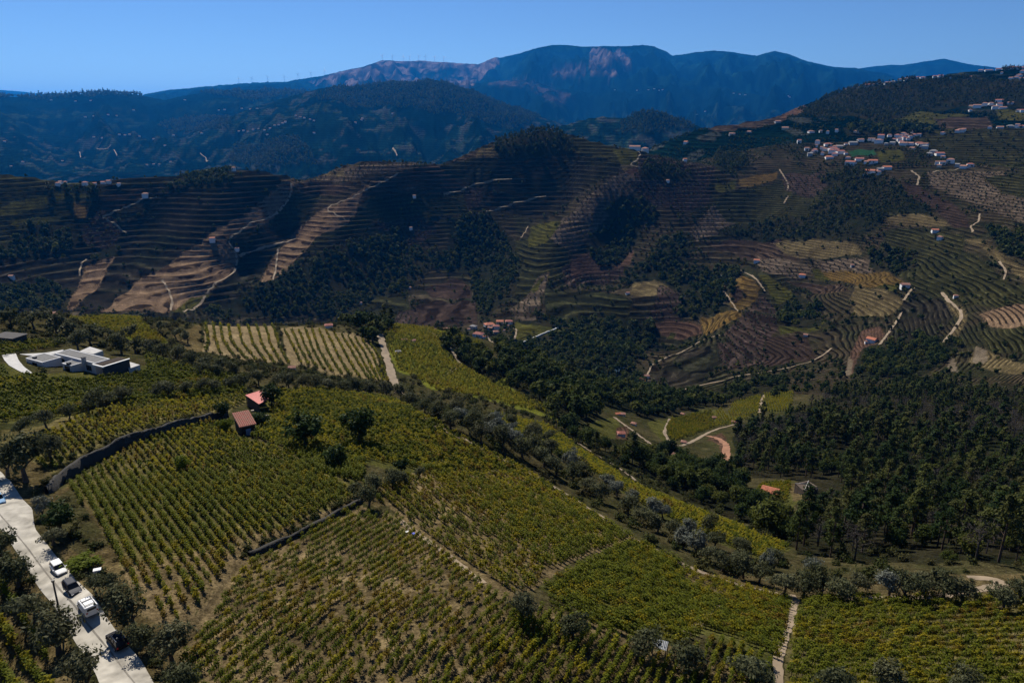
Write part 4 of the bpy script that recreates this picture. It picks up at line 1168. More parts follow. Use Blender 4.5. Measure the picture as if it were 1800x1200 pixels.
add_vines(rows([(960,1030),(1110,952),(1200,990),(1180,1010),(1260,1050),(1330,1060),(1390,1056),(1385,1090),(1368,1160),(1290,1120),(1240,1105),(1190,1138),(1060,1110),(965,1062)], (1033,1063), (1150,1113), 1.95, .82, 55, 200, .10, .05), True, (.68, .28), 1.05)
add_vines(rows([(1110,952),(1270,1022),(1395,1052),(1330,1058),(1260,1050),(1180,1008)], (1033,1063), (1150,1113), 1.5, .9, 55, 200, .16, .35), False, (.30, .58), .95)
add_vines(rows([(1408,1052),(1560,1052),(1900,1042),(1900,1230),(1380,1230),(1402,1090)], (1450,1120), (1750,1125), 2.3, .82, 55, 220, .10, .08), True, (.62, .31), 1.08)
add_vines(rows([(625,890),(700,912),(880,1050),(990,1110),(1000,1140),(800,1140),(600,1060),(470,1060),(400,1080),(380,1060),(445,988)], (800,1183), (900,1083), 1.75, .78, 45, 160, .10, .22), True, (.58, .30), .84)
add_vines(rows([(380,1062),(400,1082),(470,1062),(600,1062),(800,1142),(860,1145),(700,1260),(250,1260),(330,1150)], (400,1090), (560,980), 1.85, .78, 45, 160, .11, .24), True, (.62, .26), .88)
add_vines(rows([(860,1145),(905,1075),(960,1070),(1010,1095),(1110,1135),(1190,1150),(1260,1125),(1330,1150),(1362,1175),(1362,1260),(700,1260)], (800,1183), (900,1083), 1.6, .8, 45, 160, .12, .10), True, (.68, .24), .98)
# left of the road
add_vines(rows([(-200,960),(0,985),(30,1040),(80,1120),(100,1260),(-200,1260)], (10,1120), (63,1200), 2.3, .8, 40, 160, .12, .12), True, (.70, .22), 1.15)
# round the modern house, in curves
add_vines(rows_between([[(-120,612),(0,640),(50,662),(120,672),(250,658),(430,672)], [(-120,650),(0,690),(90,712),(160,702),(270,690),(430,690)], [(-120,690),(0,740),(60,735),(130,728),(180,712),(250,703)]], 19, .8, 110, 330, .12, .08), True, (.93, .06), 1.3)
add_vines(rows([(240,640),(262,625),(310,640),(430,662),(430,672),(250,660)], (250,640), (420,668), 2.2, .8, 110, 330, .12, .08), True, (.95, .05), 1.25)
add_vines(rows([(-60,600),(0,605),(60,600),(120,600),(90,615),(20,625),(-60,640)], (0,612), (110,625), 2.4, .8, 150, 360, .12, .1), True, (.9, .1), 1.25)
add_vines(rows([(60,775),(140,735),(250,704),(430,692),(445,704),(392,727),(262,763),(178,797),(110,838),(60,815)], (190,745), (225,785), 1.9, .85, 90, 300, .14, .12), True, (.40, .45), 1.05)
add_vines(rows([(122,560),(240,556),(295,602),(250,600),(190,585)], (150,565), (270,595), 2.0, .9, 200, 420, .14, .03), False, (.2, .75), 1.25)
# pale striped terraces beyond the olive row
add_vines(rows_between([[(362,570),(366,600),(362,618)], [(395,570),(400,600),(430,633)], [(440,571),(450,605),(475,640)], [(478,572),(492,612),(508,640)]], 9, .75, 230, 480, .35, .02), True, (.75, .22), 1.35)
add_vines(rows_between([[(500,582),(515,610),(530,640)], [(548,578),(560,615),(585,655)], [(600,588),(622,625),(650,668)], [(648,600),(668,630),(682,672)]], 13, .75, 230, 480, .35, .02), True, (.75, .22), 1.35)
# green slope dropping to the valley
SL = [(668,570),(735,573),(800,584),(850,607),(905,690),(985,742),(900,712),(860,702),(760,682),(700,650)]
g = scatter(SL, 1.5, 240, 620)
keep = ~inpoly(g[4], g[5], WOODS['grove_h'][0])
add_vines((g[0][keep], g[1][keep], g[2][keep], g[3][keep], RNG.uniform(0, 3, keep.sum())), False, (.30, .65), 1.45, 25)
add_vines(rows([(862,727),(960,747),(1110,852),(1230,900),(1385,962),(1350,985),(1240,942),(1130,886),(1000,802),(900,758)], (960,760), (1230,905), 1.7, .9, 130, 330, .14, .05), True, (.55, .42), 1.25)
for poly, p0, p1 in (([(1180,736),(1250,722),(1256,750),(1182,776),(1170,756)], (1190,745), (1240,728)),
                     ([(1270,744),(1291,706),(1338,694),(1334,722),(1300,740)], (1290,712), (1300,736)),
                     ([(1342,692),(1395,688),(1390,722),(1338,724)], (1345,700), (1350,722)),
                     ([(1258,722),(1266,718),(1290,745),(1258,750)], (1262,725), (1275,745)),
                     ([(1315,880),(1340,850),(1390,847),(1385,880),(1340,898)], (1330,880), (1385,860))):
    add_vines(rows(poly, p0, p1, 2.4, 1.1, 170, 640, .14, .05), True, (.45, .5), 1.35)

for k in V: V[k] = np.concatenate(V[k])
# keep vines off walls, roads and buildings (filled in by the list below)
KEEP_OUT = [[(20,668),(60,655),(60,640),(0,628),(-5,632)], [(40,655),(260,655),(255,625),(120,608),(40,620)],
            [(425,712),(440,690),(470,680),(486,700),(460,728)], [(408,760),(415,720),(440,715),(455,752),(440,770)]]
u, v, h, r = proj(V['x'], V['y'])
ok = np.ones(len(u), bool)
for p in KEEP_OUT: ok &= ~inpoly(u, v, p)
for gl, hg in wall_lines:
    d, s = segdist(V['x'], V['y'], gl); ok &= d > 1.0
for k in V: V[k] = V[k][ok]
u, v = u[ok], v[ok]
dist = np.hypot(V['r'], V['h'])
infr = (u > 5) & (u < 1795) & (v > 5) & (v < 1198)
order = np.argsort(np.where(infr, dist, 1e9))
own = np.zeros(len(u), bool); own[order[:300]] = True
for j in np.nonzero(own)[0]:
    tm, fm_ = vine_src[V['vid'][j]]
    e = empty('grape_vine', (V['x'][j], V['y'][j], V['h'][j] + ZC), V['a'][j], V['s'][j])
    part('foliage', fm_, e); part('trunk', tm, e)
    e.scale.z *= 1.15
    hd = V['vid'][j] % 6 < 3
    c = ('green', 'yellowing', 'turning brown')[V['vid'][j] % 3]
    tag(e, ('%s vine in the rows nearest the bottom edge of the picture' if hd else '%s bush vine among the nearest vines of the sparse brown plot') % c, 'vine',
        'nearest vines in rows' if hd else 'nearest bush vines')
    e['group'] = '%s %s' % (c, 'row vines nearest the camera' if hd else 'bush vines nearest the camera')
rest = ~own
stuff('vineyard_vines', 'thousands of green and yellowing vines planted across the vineyards', 'vines',
      np.stack([V['x'], V['y'], V['h'] + ZC], 1)[rest], V['a'][rest], V['s'][rest], V['vid'][rest],
      source_collection('vine', vine_src))
print('vines', len(u))

# ------------------------------------------------------------------ trees
TREES = {}
def tree_meshes(kind, lod, n=4):
    k = (kind, lod)
    if k not in TREES:
        TREES[k] = [make_tree(kind, 1000 + 37 * i + 7 * len(kind) + lod, lod) for i in range(n)]
    return TREES[k]

def place_tree(name, kind, lod, x, y, z, scale, label, cat, group, rng=random):
    t, c = rng.choice(tree_meshes(kind, lod))
    e = empty(name, (x, y, z), rng.uniform(0, 6.28), scale)
    e.scale = (scale * rng.uniform(.9, 1.1), scale * rng.uniform(.9, 1.1), scale * rng.uniform(.88, 1.12))
    if t is not None: part('trunk', t, e)
    part('crown', c, e)
    return tag(e, label, cat, group)

ORD = ['first', 'second', 'third', 'fourth', 'fifth', 'sixth', 'seventh', 'eighth', 'ninth', 'tenth', 'eleventh', 'twelfth']
def ordinal(i):
    if i < 12: return ORD[i]
    k = i + 1
    return '%d%s' % (k, 'th' if 10 <= k % 100 <= 20 else {1: 'st', 2: 'nd', 3: 'rd'}.get(k % 10, 'th'))

RIDGE_TRACK = [(682,703),(720,724),(770,752),(820,775),(870,802),(930,830),(985,862),(1040,897),(1110,947),(1160,970),(1220,1001),(1270,1019),(1330,1036),(1400,1049)]
# rows of olive trees: (group, where, [(photo x of the trunk, photo y of its foot, crown width px, kind)])
OLIVES = [
 ('olive trees along the bottom edge', 'in the row along the bottom edge',
  [(920,1092,62,'olive'),(1006,1122,62,'olive'),(1120,1158,66,'olive'),(1210,1182,68,'olive'),(1326,1205,78,'olive'),(1458,1222,66,'olive'),(1565,1226,66,'olive'),(1690,1232,60,'olive')]),
 ('olive trees left of the pale road', 'on the verge left of the pale road',
  [(4,985,56,'olive'),(32,1032,64,'olive'),(62,1092,62,'olive'),(104,1146,78,'olive'),(152,1212,66,'olive'),(-30,1010,60,'olive')]),
 ('olive trees right of the pale road', 'between the parked cars and the vine rows',
  [(76,908,34,'silver'),(108,934,54,'dark'),(94,958,40,'olive'),(170,1045,40,'olive'),(196,1040,42,'olive'),(236,1104,76,'olive'),(262,1140,52,'olive'),(304,1168,76,'olive'),(330,1222,60,'olive')]),
 ('olive trees above the shaded wall', 'above the shaded stone bank on the left',
  [(46,846,84,'olive'),(14,838,54,'olive'),(92,812,52,'olive'),(36,768,36,'olive'),(82,752,32,'olive'),(122,738,30,'olive'),(157,730,44,'olive'),(186,722,36,'olive'),(217,712,38,'olive'),(276,702,30,'olive'),(296,700,38,'olive'),(326,694,28,'olive')]),
 ('olive trees in the line across the spur', 'in the long line behind the red roofed sheds',
  [(352,690,30,'olive'),(378,690,30,'olive'),(404,684,28,'olive'),(428,682,28,'olive'),(455,678,30,'olive'),(482,682,30,'olive'),(508,684,30,'olive'),(532,684,28,'olive'),(556,686,30,'olive'),(580,688,30,'olive'),(604,690,28,'olive'),(630,692,30,'olive'),(655,694,30,'olive'),(680,698,32,'olive'),(705,702,32,'olive'),(356,662,28,'olive'),(384,664,26,'olive')]),
 ('olive trees behind the modern house', 'behind the flat roofed house',
  [(138,618,40,'olive'),(160,608,38,'olive'),(186,604,36,'olive'),(214,622,36,'olive'),(238,620,30,'olive'),(262,624,30,'olive'),(288,630,28,'olive'),(312,636,28,'olive'),(338,642,28,'olive'),(362,648,28,'olive'),(390,654,28,'olive'),(416,660,28,'olive'),(120,596,36,'olive'),(100,586,38,'olive'),(60,578,34,'olive'),(20,576,34,'olive'),(86,570,30,'olive'),(282,588,26,'olive'),(310,596,24,'olive'),(330,604,24,'olive'),(225,600,28,'olive')]),
 ('olive trees between the vine plots', 'in the clump between the middle vine plots',
  [(648,892,48,'olive'),(622,872,30,'olive'),(662,862,38,'olive'),(690,858,40,'olive'),(712,852,36,'olive'),(706,830,28,'dark'),(736,840,24,'olive')]),
 ('olive trees along the ridge track', 'along the track on the ridge',
  [(722,716,34,'olive'),(746,728,34,'olive'),(768,738,38,'olive'),(792,752,40,'olive'),(812,744,40,'silver'),(826,764,42,'olive'),(846,778,42,'olive'),(866,770,40,'silver'),(884,790,44,'olive'),(902,780,40,'silver'),(918,804,44,'olive'),(938,796,44,'olive'),(956,820,46,'olive'),(942,772,36,'olive'),(978,836,42,'olive'),(1000,824,38,'silver'),(1006,850,40,'olive'),(1032,866,38,'olive'),(1058,882,40,'olive'),(1084,872,34,'silver'),(1104,906,42,'olive'),(1128,918,38,'olive'),(1148,908,36,'silver'),(1156,934,38,'olive'),(1178,944,36,'olive'),(1200,962,40,'silver'),(1222,976,44,'silver'),(1246,988,42,'olive'),(1270,1004,40,'olive'),(1290,992,36,'olive'),(1306,1016,44,'olive'),(1334,1024,38,'olive'),(1244,940,36,'olive'),(1312,968,30,'olive'),(1368,990,36,'olive'),(870,748,32,'silver'),(900,752,30,'olive'),(960,778,30,'olive'),(836,740,32,'olive')] + [(a_, b_, 30 + (a_ * 7) % 9, 'silver' if a_ % 5 == 0 else 'olive') for a_, b_ in [(758,718),(803,728),(858,758),(895,766),(928,778),(968,798),(1018,836),(1070,858),(1115,886),(1165,910),(1210,940),(1256,962),(1298,974),(1345,998),(1420,1010)]]),
 ('olive trees at the forest foot', 'at the foot of the pine forest',
  [(1378,1044,56,'olive'),(1412,1050,52,'olive'),(1444,1050,52,'olive'),(1478,1058,56,'olive'),(1506,1046,44,'olive'),(1562,1050,50,'silver'),(1592,1056,58,'olive'),(1624,1046,50,'olive'),(1658,1054,54,'olive'),(1692,1058,46,'olive'),(1762,1072,48,'olive'),(1790,1062,44,'olive')]),
]
for grp, where, lst in OLIVES:
    lst = sorted(lst)
    for i, (pu, pv, w, kd) in enumerate(lst):
        x, y = px2g(pu, min(pv, 1236), 45, 480)
        h = float(ground_h(np.array([x]), np.array([y]))[0])
        slant = math.sqrt(x * x + y * y + h * h)
        width = w / FPX * slant
        lod = 0 if slant < 260 else 1
        sc = width / (4.6 if kd != 'dark' else 7.2)
        what = {'olive': 'grey olive tree', 'silver': 'silvery olive tree', 'dark': 'dark tree'}[kd]
        place_tree('olive_tree' if kd != 'dark' else 'broadleaf_tree', kd, lod, x, y, h + ZC - .05, sc, '%s, %s from left %s' % (what, ordinal(i), where), 'tree', grp)

for i, (pu, pv, w, kd, lab) in enumerate([
    (538,786,72,'dark','large dark tree right of the tiled hut'), (632,778,72,'dark','round dark tree standing alone amid the green vines'),
    (588,824,48,'dark','dark bushy tree at the edge of the left vine rows'), (322,826,30,'lime','small yellow green tree among the left vine rows'),
    (396,762,30,'lime','lime green tree left of the tiled hut'), (478,716,46,'dark','dark tree against the right side of the red metal roof'),
    (460,752,34,'dark','dark shrubby tree between the two red roofs'), (150,1000,56,'lime','bright green bush beside the front white car'), (1352,940,62,'broad','tall tree in front of the orange roof'),
    (392,735,30,'dark','dark bush behind the tiled hut')]):
    x, y = px2g(pu, pv, 45, 480)
    h = float(ground_h(np.array([x]), np.array([y]))[0])
    slant = math.sqrt(x * x + y * y + h * h)
    sc = w / FPX * slant / 7.2
    e = place_tree('broadleaf_tree', kd, 0, x, y, h + ZC - .1, sc, lab, 'tree', None)
    if 'bush beside' in lab: e.scale.z *= .45

# woods: trees close together
W = dict(x=[], y=[], h=[], r=[], kind=[], s=[])
for key, (poly, r0, r1, spc, kind) in WOODS.items():
    x, y, h, r, u, v = scatter(poly, spc, r0, r1)
    if kind in ('broad', 'pine'):
        gp = fbm(x / (spc * 5), y / (spc * 5), 3, 23) > .29
        x, y, h, r, u, v = x[gp], y[gp], h[gp], r[gp], u[gp], v[gp]
    n = len(x)
    q = RNG.uniform(size=n)
    if kind == 'forest':
        clr = inpoly(u, v, [(1300,890),(1325,842),(1400,838),(1455,842),(1505,865),(1450,882),(1400,905),(1330,905)])
        x, y, h, r, u, v, q = x[~clr], y[~clr], h[~clr], r[~clr], u[~clr], v[~clr], q[~clr]; n = len(x)
        gp0 = fbm(x / 18, y / 18, 3, 37) > .33
        x, y, h, r, u, v, q = x[gp0], y[gp0], h[gp0], r[gp0], u[gp0], v[gp0], q[gp0]; n = len(x)
        patch = fbm(x / 45, y / 45, 3, 19)
        kd = np.where(q < .60 - .35 * (patch > .56), 1, np.where(q < .68 + .16 * (patch > .54), 2, 0))
        gp = fbm(x / 22, y / 22, 3, 29); s = (RNG.uniform(.38, 1.05, n) + .35 * gp) * np.where(kd == 0, .72, 1)
        far = r > 420
        s[far] *= .85
    elif kind == 'far':
        kd = np.where(q < .4, 1, 0); s = RNG.uniform(.9, 1.5, n) * spc / 11.0
    elif kind == 'pine':
        kd = np.where(q < .7, 1, 0); s = RNG.uniform(.75, 1.15, n) * np.interp(r, [900, 2500], [1.0, 1.25])
    else:
        kd = np.where(q < .06, 1, 0)
        s = RNG.uniform(.65, 1.25, n) * spc / 7.2
    W['x'].append(x); W['y'].append(y); W['h'].append(h); W['r'].append(r); W['kind'].append(kd); W['s'].append(s)
for k in W: W[k] = np.concatenate(W[k])
u, v, h, r = proj(W['x'], W['y'])
vis = seen(W['x'], W['y'], W['h'], 6.0) & (u > -40) & (u < 1840) & (v > 20) & (v < 1240)
for k in W: W[k] = W[k][vis | (np.abs(u - 900) < 1300)]
u, v, h, r = proj(W['x'], W['y'])
vis = seen(W['x'], W['y'], W['h'], 4.0) & (u > 5) & (u < 1795) & (v > 20) & (v < 1195)
dist = np.hypot(W['r'], W['h'])
own = np.zeros(len(u), bool)
PLACES = [('beside the ruined house', [(1290,800),(1480,800),(1520,880),(1430,905),(1290,900)]),
          ('above the olive trees at the forest foot', [(1380,905),(1900,905),(1900,1300),(1380,1300)]),
          ('at the right picture edge', [(1690,600),(1900,600),(1900,905),(1690,905)]),
          ('at the left edge of the pine forest', [(1270,690),(1420,640),(1420,800),(1290,800)]),
          ('in the middle of the pine forest', [(1420,600),(1690,600),(1690,905),(1420,905)]),
          ('on the bank below the ridge olives', [(1040,770),(1400,820),(1400,1000),(1040,830)]),
          ('in the grove on the green slope', [(740,570),(905,570),(905,690),(740,690)]),
          ('on the crest by the striped terraces', [(500,500),(740,500),(740,700),(500,700)]),
          ('along the river below the hamlet', [(850,560),(1450,560),(1450,770),(850,770)]),
          ('in the valley woods', [(-900,-900),(3000,-900),(3000,3000),(-900,3000)])]
for kd, nm, knd, lab, grp in ((1, 'pine_tree', 'pine', 'dark green pine', 'pines'),
                         (0, 'broadleaf_tree', 'broad', 'rounded broadleaf tree', 'broadleaf trees'),
                         (2, 'bare_tree', 'bare', 'grey leafless tree', 'leafless trees')):
    sel = np.nonzero((W['kind'] == kd) & vis)[0]
    sel = sel[np.argsort(dist[sel] / W['s'][sel])][:300 if kd < 2 else 60]
    for j in sel:
        lod = 0 if dist[j] < 330 else 1
        if knd == 'bare': lod = 0
        place = next(t_ for t_, p_ in PLACES if inpoly(u[j:j + 1], v[j:j + 1], p_)[0])
        place_tree(nm, knd, lod, W['x'][j], W['y'][j], W['h'][j] + ZC - .2, W['s'][j], '%s %s' % (lab, place), 'tree', '%s %s' % (grp, place))
    own[sel] = True
rest = ~own
src = [make_tree('broad', 300 + i, 1) for i in range(4)] + [make_tree('pine', 320 + i, 1) for i in range(4)] + [make_tree('bare', 340 + i, 1) for i in range(2)] \
    + [make_tree('broad', 360 + i, 2) for i in range(4)] + [make_tree('pine', 380 + i, 2) for i in range(4)]
k = W['kind'][rest]; rr = W['r'][rest]
vid = np.where(k == 2, 8 + RNG.integers(0, 2, rest.sum()), np.where(rr < 800, 0, 10) + k * 4 + RNG.integers(0, 4, rest.sum()))
wcoll = source_collection('tree', src)
stuff('distant_woodland', 'dense dark woods covering the far slopes and gullies of the valley', 'woodland',
      np.stack([W['x'], W['y'], W['h'] + ZC - .2], 1)[rest], RNG.uniform(0, 6.28, rest.sum()), W['s'][rest], vid, wcoll)
print('woods', len(u), own.sum())

# orchards and scattered trees on the middle hill
ox, oy, os_, ov = [], [], [], []
gx = np.arange(-1300, 1500, 8.5); gy = np.arange(480, 2300, 8.5)
GX, GY = np.meshgrid(gx, gy)
x = GX.ravel() + RNG.normal(size=GX.size) * 1.1; y = GY.ravel() + RNG.normal(size=GX.size) * 1.1
r = np.hypot(x, y); az = np.arctan2(x, y)
ok = (r > 520) & (r < 2300) & (np.abs(az) < .74)
x, y, r, az = x[ok], y[ok], r[ok], az[ok]
ci = np.clip(np.searchsorted(AZ, az), 0, NA - 1); ri = np.clip(np.searchsorted(RH, r), 0, NR - 1)
cl = code[ri, ci]
isorch = (cl == names.index('orch')) | (cl == names.index('orchp'))
isscr = (cl == names.index('scrub')) & (fbm(x / 60, y / 60, 3, 71) > .47) & (RNG.uniform(size=len(x)) < .5)
edge = np.isin(cl, [names.index(q) for q in ('tgreen', 'tdark', 'olivef', 'plough', 'tsand2')]) & (RNG.uniform(size=len(x)) < np.where(x > 300, .10, .045))
sel = (isorch & (RNG.uniform(size=len(x)) < .86)) | isscr | edge
x, y = x[sel], y[sel]
s = np.where(isorch[sel], RNG.uniform(.42, .68, len(x)), RNG.uniform(.35, .95, len(x)))
h = ground_h(x, y)
osrc = [make_tree('broad', 360 + i, 2) for i in range(4)]
for t, c in osrc[:]:
    c.materials[0] = M['dark'] if False else c.materials[0]
osrc2 = []
for i in range(3):
    rng_ = np.random.default_rng(500 + i)
    p = clumps(rng_, 7, 2.6, 2.0, 3.0, 8, 1.2, .4)
    vv, ff = leaf_quads(p, 1.2, rng_, .35, (0, 0, 2.5), .65)
    osrc2.append((None, mesh_np('crown', vv, ff, [M['olive']])))
vid = np.where(isorch[sel], 4 + RNG.integers(0, 3, len(x)), RNG.integers(0, 4, len(x)))
stuff('hillside_orchards', 'small dark orchard trees dotted in lines over the far hillside', 'orchard',
      np.stack([x, y, h + ZC - .2], 1), RNG.uniform(0, 6.28, len(x)), s, vid, source_collection('orchard', osrc + osrc2))
print('orchard', len(x))

# scrub on rough ground in the foreground
sx, sy, sh, sr, su, sv = scatter([(-200,545),(360,562),(700,560),(800,575),(1000,730),(1300,830),(1420,960),(1800,985),(1900,1050),(1400,1060),(1260,1026),(1100,948),(930,834),(700,704),(430,696),(-200,760)], 3.2, 100, 600)
ci = np.clip(np.searchsorted(AZ, np.arctan2(sx, sy)), 0, NA - 1); ri = np.clip(np.searchsorted(RH, sr), 0, NR - 1)
ok = np.isin(code[ri, ci], [names.index('shrubfloor'), names.index('wood')]) & (RNG.uniform(size=len(sx)) < .45)
ax, ay, ah, ar, au, av = scatter([(60,890),(125,850),(215,985),(250,1080),(340,1120),(300,1200),(250,1190),(180,1080),(100,960)], 2.0, 50, 200)
bx, by, bh, br, bu, bv = scatter([(-100,930),(0,940),(60,1010),(190,1230),(120,1230),(40,1060),(-100,1000)], 1.8, 45, 200)
cx_, cy_, ch_, cr, cu, cv_ = scatter([(1250,1000),(1390,1020),(1550,1020),(1720,1010),(1850,1010),(1850,1045),(1560,1050),(1400,1050),(1270,1020)], 2.4, 70, 240)
q1 = RNG.uniform(size=len(ax)) < .40; q2 = RNG.uniform(size=len(bx)) < .5; q3 = RNG.uniform(size=len(cx_)) < .35
wx_, wy_ = [], []
for gl, hg in wall_lines[:2]:
    p_ = np.array(gl); L_ = np.concatenate([[0], np.cumsum(np.hypot(*np.diff(p_, axis=0).T))])
    t_ = RNG.uniform(0, L_[-1], int(L_[-1] * 1.3))
    wx_.append(np.interp(t_, L_, p_[:, 0]) + RNG.normal(size=len(t_)) * .5); wy_.append(np.interp(t_, L_, p_[:, 1]) + RNG.choice([-1.6, .5, .9], len(t_)))
wx_ = np.concatenate(wx_); wy_ = np.concatenate(wy_); wh_ = ground_h(wx_, wy_)
px_ = np.concatenate([sx[ok], ax[q1], bx[q2], cx_[q3], wx_]); py_ = np.concatenate([sy[ok], ay[q1], by[q2], cy_[q3], wy_]); ph_ = np.concatenate([sh[ok], ah[q1], bh[q2], ch_[q3], wh_])
ps = np.concatenate([RNG.uniform(.7, 2.0, ok.sum()), RNG.uniform(.35, .9, q1.sum()), RNG.uniform(.35, .9, q2.sum()), RNG.uniform(.35, .9, q3.sum()), RNG.uniform(.3, .95, len(wx_))])
_u, _v, _h, _r = proj(px_, py_)
_ok = np.ones(len(px_), bool)
_tr = [px2g(a_, b_, 70, 300) for a_, b_ in RIDGE_TRACK]
_ok &= segdist(px_, py_, _tr)[0] > 2.0
_tr2 = [px2g(a_, b_, 230, 480) for a_, b_ in [(667,586),(676,615),(685,645),(693,672),(702,692)]]
_ok &= segdist(px_, py_, _tr2)[0] > 3.2
_ok &= ~inpoly(_u, _v, [(-60,850),(0,928),(60,1018),(130,1122),(190,1225),(290,1225),(242,1152),(182,1076),(118,1000),(60,925),(55,892),(10,838)])
for p in KEEP_OUT: _ok &= ~inpoly(_u, _v, p)
_ok &= ~inpoly(_u, _v, [(-10,618),(60,612),(75,662),(40,668),(-10,640)])
px_, py_, ph_, ps = px_[_ok], py_[_ok], ph_[_ok], ps[_ok]
stuff('scrub_bushes', 'low dark scrub and dry bushes on the rough ground between the plots', 'scrub',
      np.stack([px_, py_, ph_ + ZC - .05], 1), RNG.uniform(0, 6.28, len(px_)), ps, RNG.integers(0, 4, len(px_)),
      source_collection('shrub', [make_tree('shrub', 700 + i, 0) for i in range(4)]))
print('scrub', len(px_))

# ------------------------------------------------------------------ roads, tracks and walls
M['road'] = mat('pale_concrete', (.36, .335, .285), 0.95, 0.38, .55, bump=.8, spec=.05)
M['roadline'] = mat('joint_line', (.17, .155, .13), 0.95, 0.3, .8)
M['track'] = mat('track_earth', (.21, .16, .105), 0.95, 0.25, .25)
M['redtrack'] = mat('red_earth', (.24, .12, .07), 0.95, 0.25, .25)
M['whitewall'] = mat('white_plaster', (.74, .73, .70), 0.8, 0.06, .6)
M['greywall'] = mat('grey_plaster', (.38, .37, .36), 0.85, 0.15, .6)
M['cream'] = mat('cream_plaster', (.62, .52, .36), 0.85, 0.1, .6)
M['bluewall'] = mat('blue_plaster', (.20, .28, .42), 0.85, 0.1, .6)
M['rooforange'] = mat('orange_tiles', (.38, .13, .07), 0.85, 0.3, 1.5)
M['roofred'] = mat('red_tiles', (.27, .095, .07), 0.85, 0.3, 1.5)
M['roofdull'] = mat('weathered_tiles', (.26, .13, .095), 0.9, 0.35, 1.2)
M['roofgrey'] = mat('grey_roof', (.22, .21, .21), 0.9, 0.25, 1.2)
M['windark'] = mat('dark_glass', (.012, .015, .02), 0.25, 0.1, 1.0, spec=.2)
M['darkwall'] = mat('dark_and_shaded_wall', (.045, .047, .052), 0.8, 0.2, .8)  # also stands for the shade on the villa's right wing
M['flatroof'] = mat('gravel_roof', (.15, .147, .142), 0.95, 0.18, 2.0)
M['barnroof'] = mat('dark_roof', (.07, .065, .062), 0.95, 0.25, 1.2)
M['terrace'] = mat('pale_paving', (.42, .41, .39), 0.9, 0.15, .8)
M['villawall'] = mat('villa_render', (.50, .50, .50), 0.85, 0.06, .6)
M['wood'] = mat('weathered_wood', (.10, .075, .055), 0.9, 0.3, 4.0)
M['metalred'] = mat('red_sheet_metal', (.55, .15, .12), 0.55, 0.12, .7, spec=.4)
M['zinc'] = mat('zinc_sheet', (.26, .27, .28), 0.7, 0.3, 1.0, spec=.1)
M['blackp'] = mat('black_plastic', (.015, .015, .017), 0.5, 0.1, 3.0)
M['rubber'] = mat('rubber', (.018, .018, .018), 0.9, 0.2, 5.0)
M['chrome'] = mat('alloy', (.45, .46, .48), 0.35, 0.1, 5.0, metal=.8)
M['ruinstone'] = mat('ruin_stone', (.13, .10, .075), 0.95, 0.35, 1.0, bump=.5)
M['stonepale'] = mat('pale_stone', (.36, .31, .25), 0.95, 0.35, 1.0, bump=.5)

def stone_material():
    m = bpy.data.materials.new('dry_stone')
    n, l, b = nodes_of(m)
    b.inputs['Roughness'].default_value = .95
    tc = n.new('ShaderNodeTexCoord')
    vo = n.new('ShaderNodeTexVoronoi'); vo.inputs['Scale'].default_value = 2.2
    l.new(tc.outputs['Object'], vo.inputs['Vector'])
    vd = n.new('ShaderNodeTexVoronoi'); vd.feature = 'DISTANCE_TO_EDGE'; vd.inputs['Scale'].default_value = 2.2
    l.new(tc.outputs['Object'], vd.inputs['Vector'])
    r = n.new('ShaderNodeValToRGB')
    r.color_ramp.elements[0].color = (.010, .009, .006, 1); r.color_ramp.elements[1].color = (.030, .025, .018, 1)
    l.new(vo.outputs['Color'], r.inputs[0])
    l.new(r.outputs[0], b.inputs['Base Color'])
    bp = n.new('ShaderNodeBump'); bp.inputs['Strength'].default_value = .8; bp.inputs['Distance'].default_value = .1
    l.new(vd.outputs['Distance'], bp.inputs['Height']); l.new(bp.outputs[0], b.inputs['Normal'])
    return m
M['stone'] = stone_material()

def g3(u, v, r0=45, r1=3600, lift=0.0):
    x, y = px2g(u, v, r0, r1)
    return Vector((x, y, float(ground_h(np.array([x]), np.array([y]))[0]) + ZC + lift))

def resample(pts, step):
    p = np.asarray(pts, float)
    s = np.concatenate([[0], np.cumsum(np.hypot(*np.diff(p, axis=0).T))])
    n = max(2, int(s[-1] / step) + 1)
    t = np.linspace(0, s[-1], n)
    x = np.interp(t, s, p[:, 0]); y = np.interp(t, s, p[:, 1])
    for _ in range(2):
        x[1:-1] = (x[:-2] + 2 * x[1:-1] + x[2:]) / 4; y[1:-1] = (y[:-2] + 2 * y[1:-1] + y[2:]) / 4
    return np.stack([x, y], 1)

def strip(name, px, width, material, lift, r0, r1, label=None, cat=None, kind='structure', cols=5, ragged=.35):
    g = [px2g(u, v, r0, r1) for u, v in px]
    L = np.hypot(*np.diff(np.array(g), axis=0).T).sum()
    c = resample(g, max(.8, min(6, L / 60)))
    t = np.gradient(c, axis=0); t /= np.linalg.norm(t, axis=1, keepdims=True) + 1e-9
    nrm = np.stack([-t[:, 1], t[:, 0]], 1)
    rows_ = []
    for k in range(cols):
        f = k / (cols - 1) - .5
        wob_ = 1 + ragged * (2 * vnoise(np.arange(len(c)) * .6, np.full(len(c), k * 3.1), 5) - 1)
        q = c + nrm * (f * width * wob_)[:, None]
        h = ground_h(q[:, 0], q[:, 1])
        rows_.append(np.stack([q[:, 0], q[:, 1], h + ZC + lift], 1))
    R = np.stack(rows_, 1)
    n = len(c)
    idx = np.arange(n * cols).reshape(n, cols)
    f = np.stack([idx[:-1, :-1], idx[1:, :-1], idx[1:, 1:], idx[:-1, 1:]], 2).reshape(-1, 4)
    o = link(bpy.data.objects.new(name, mesh_np(name, R.reshape(-1, 3), f, [material], smooth=True)))
    tag(o, label, cat, kind=kind)
    return o

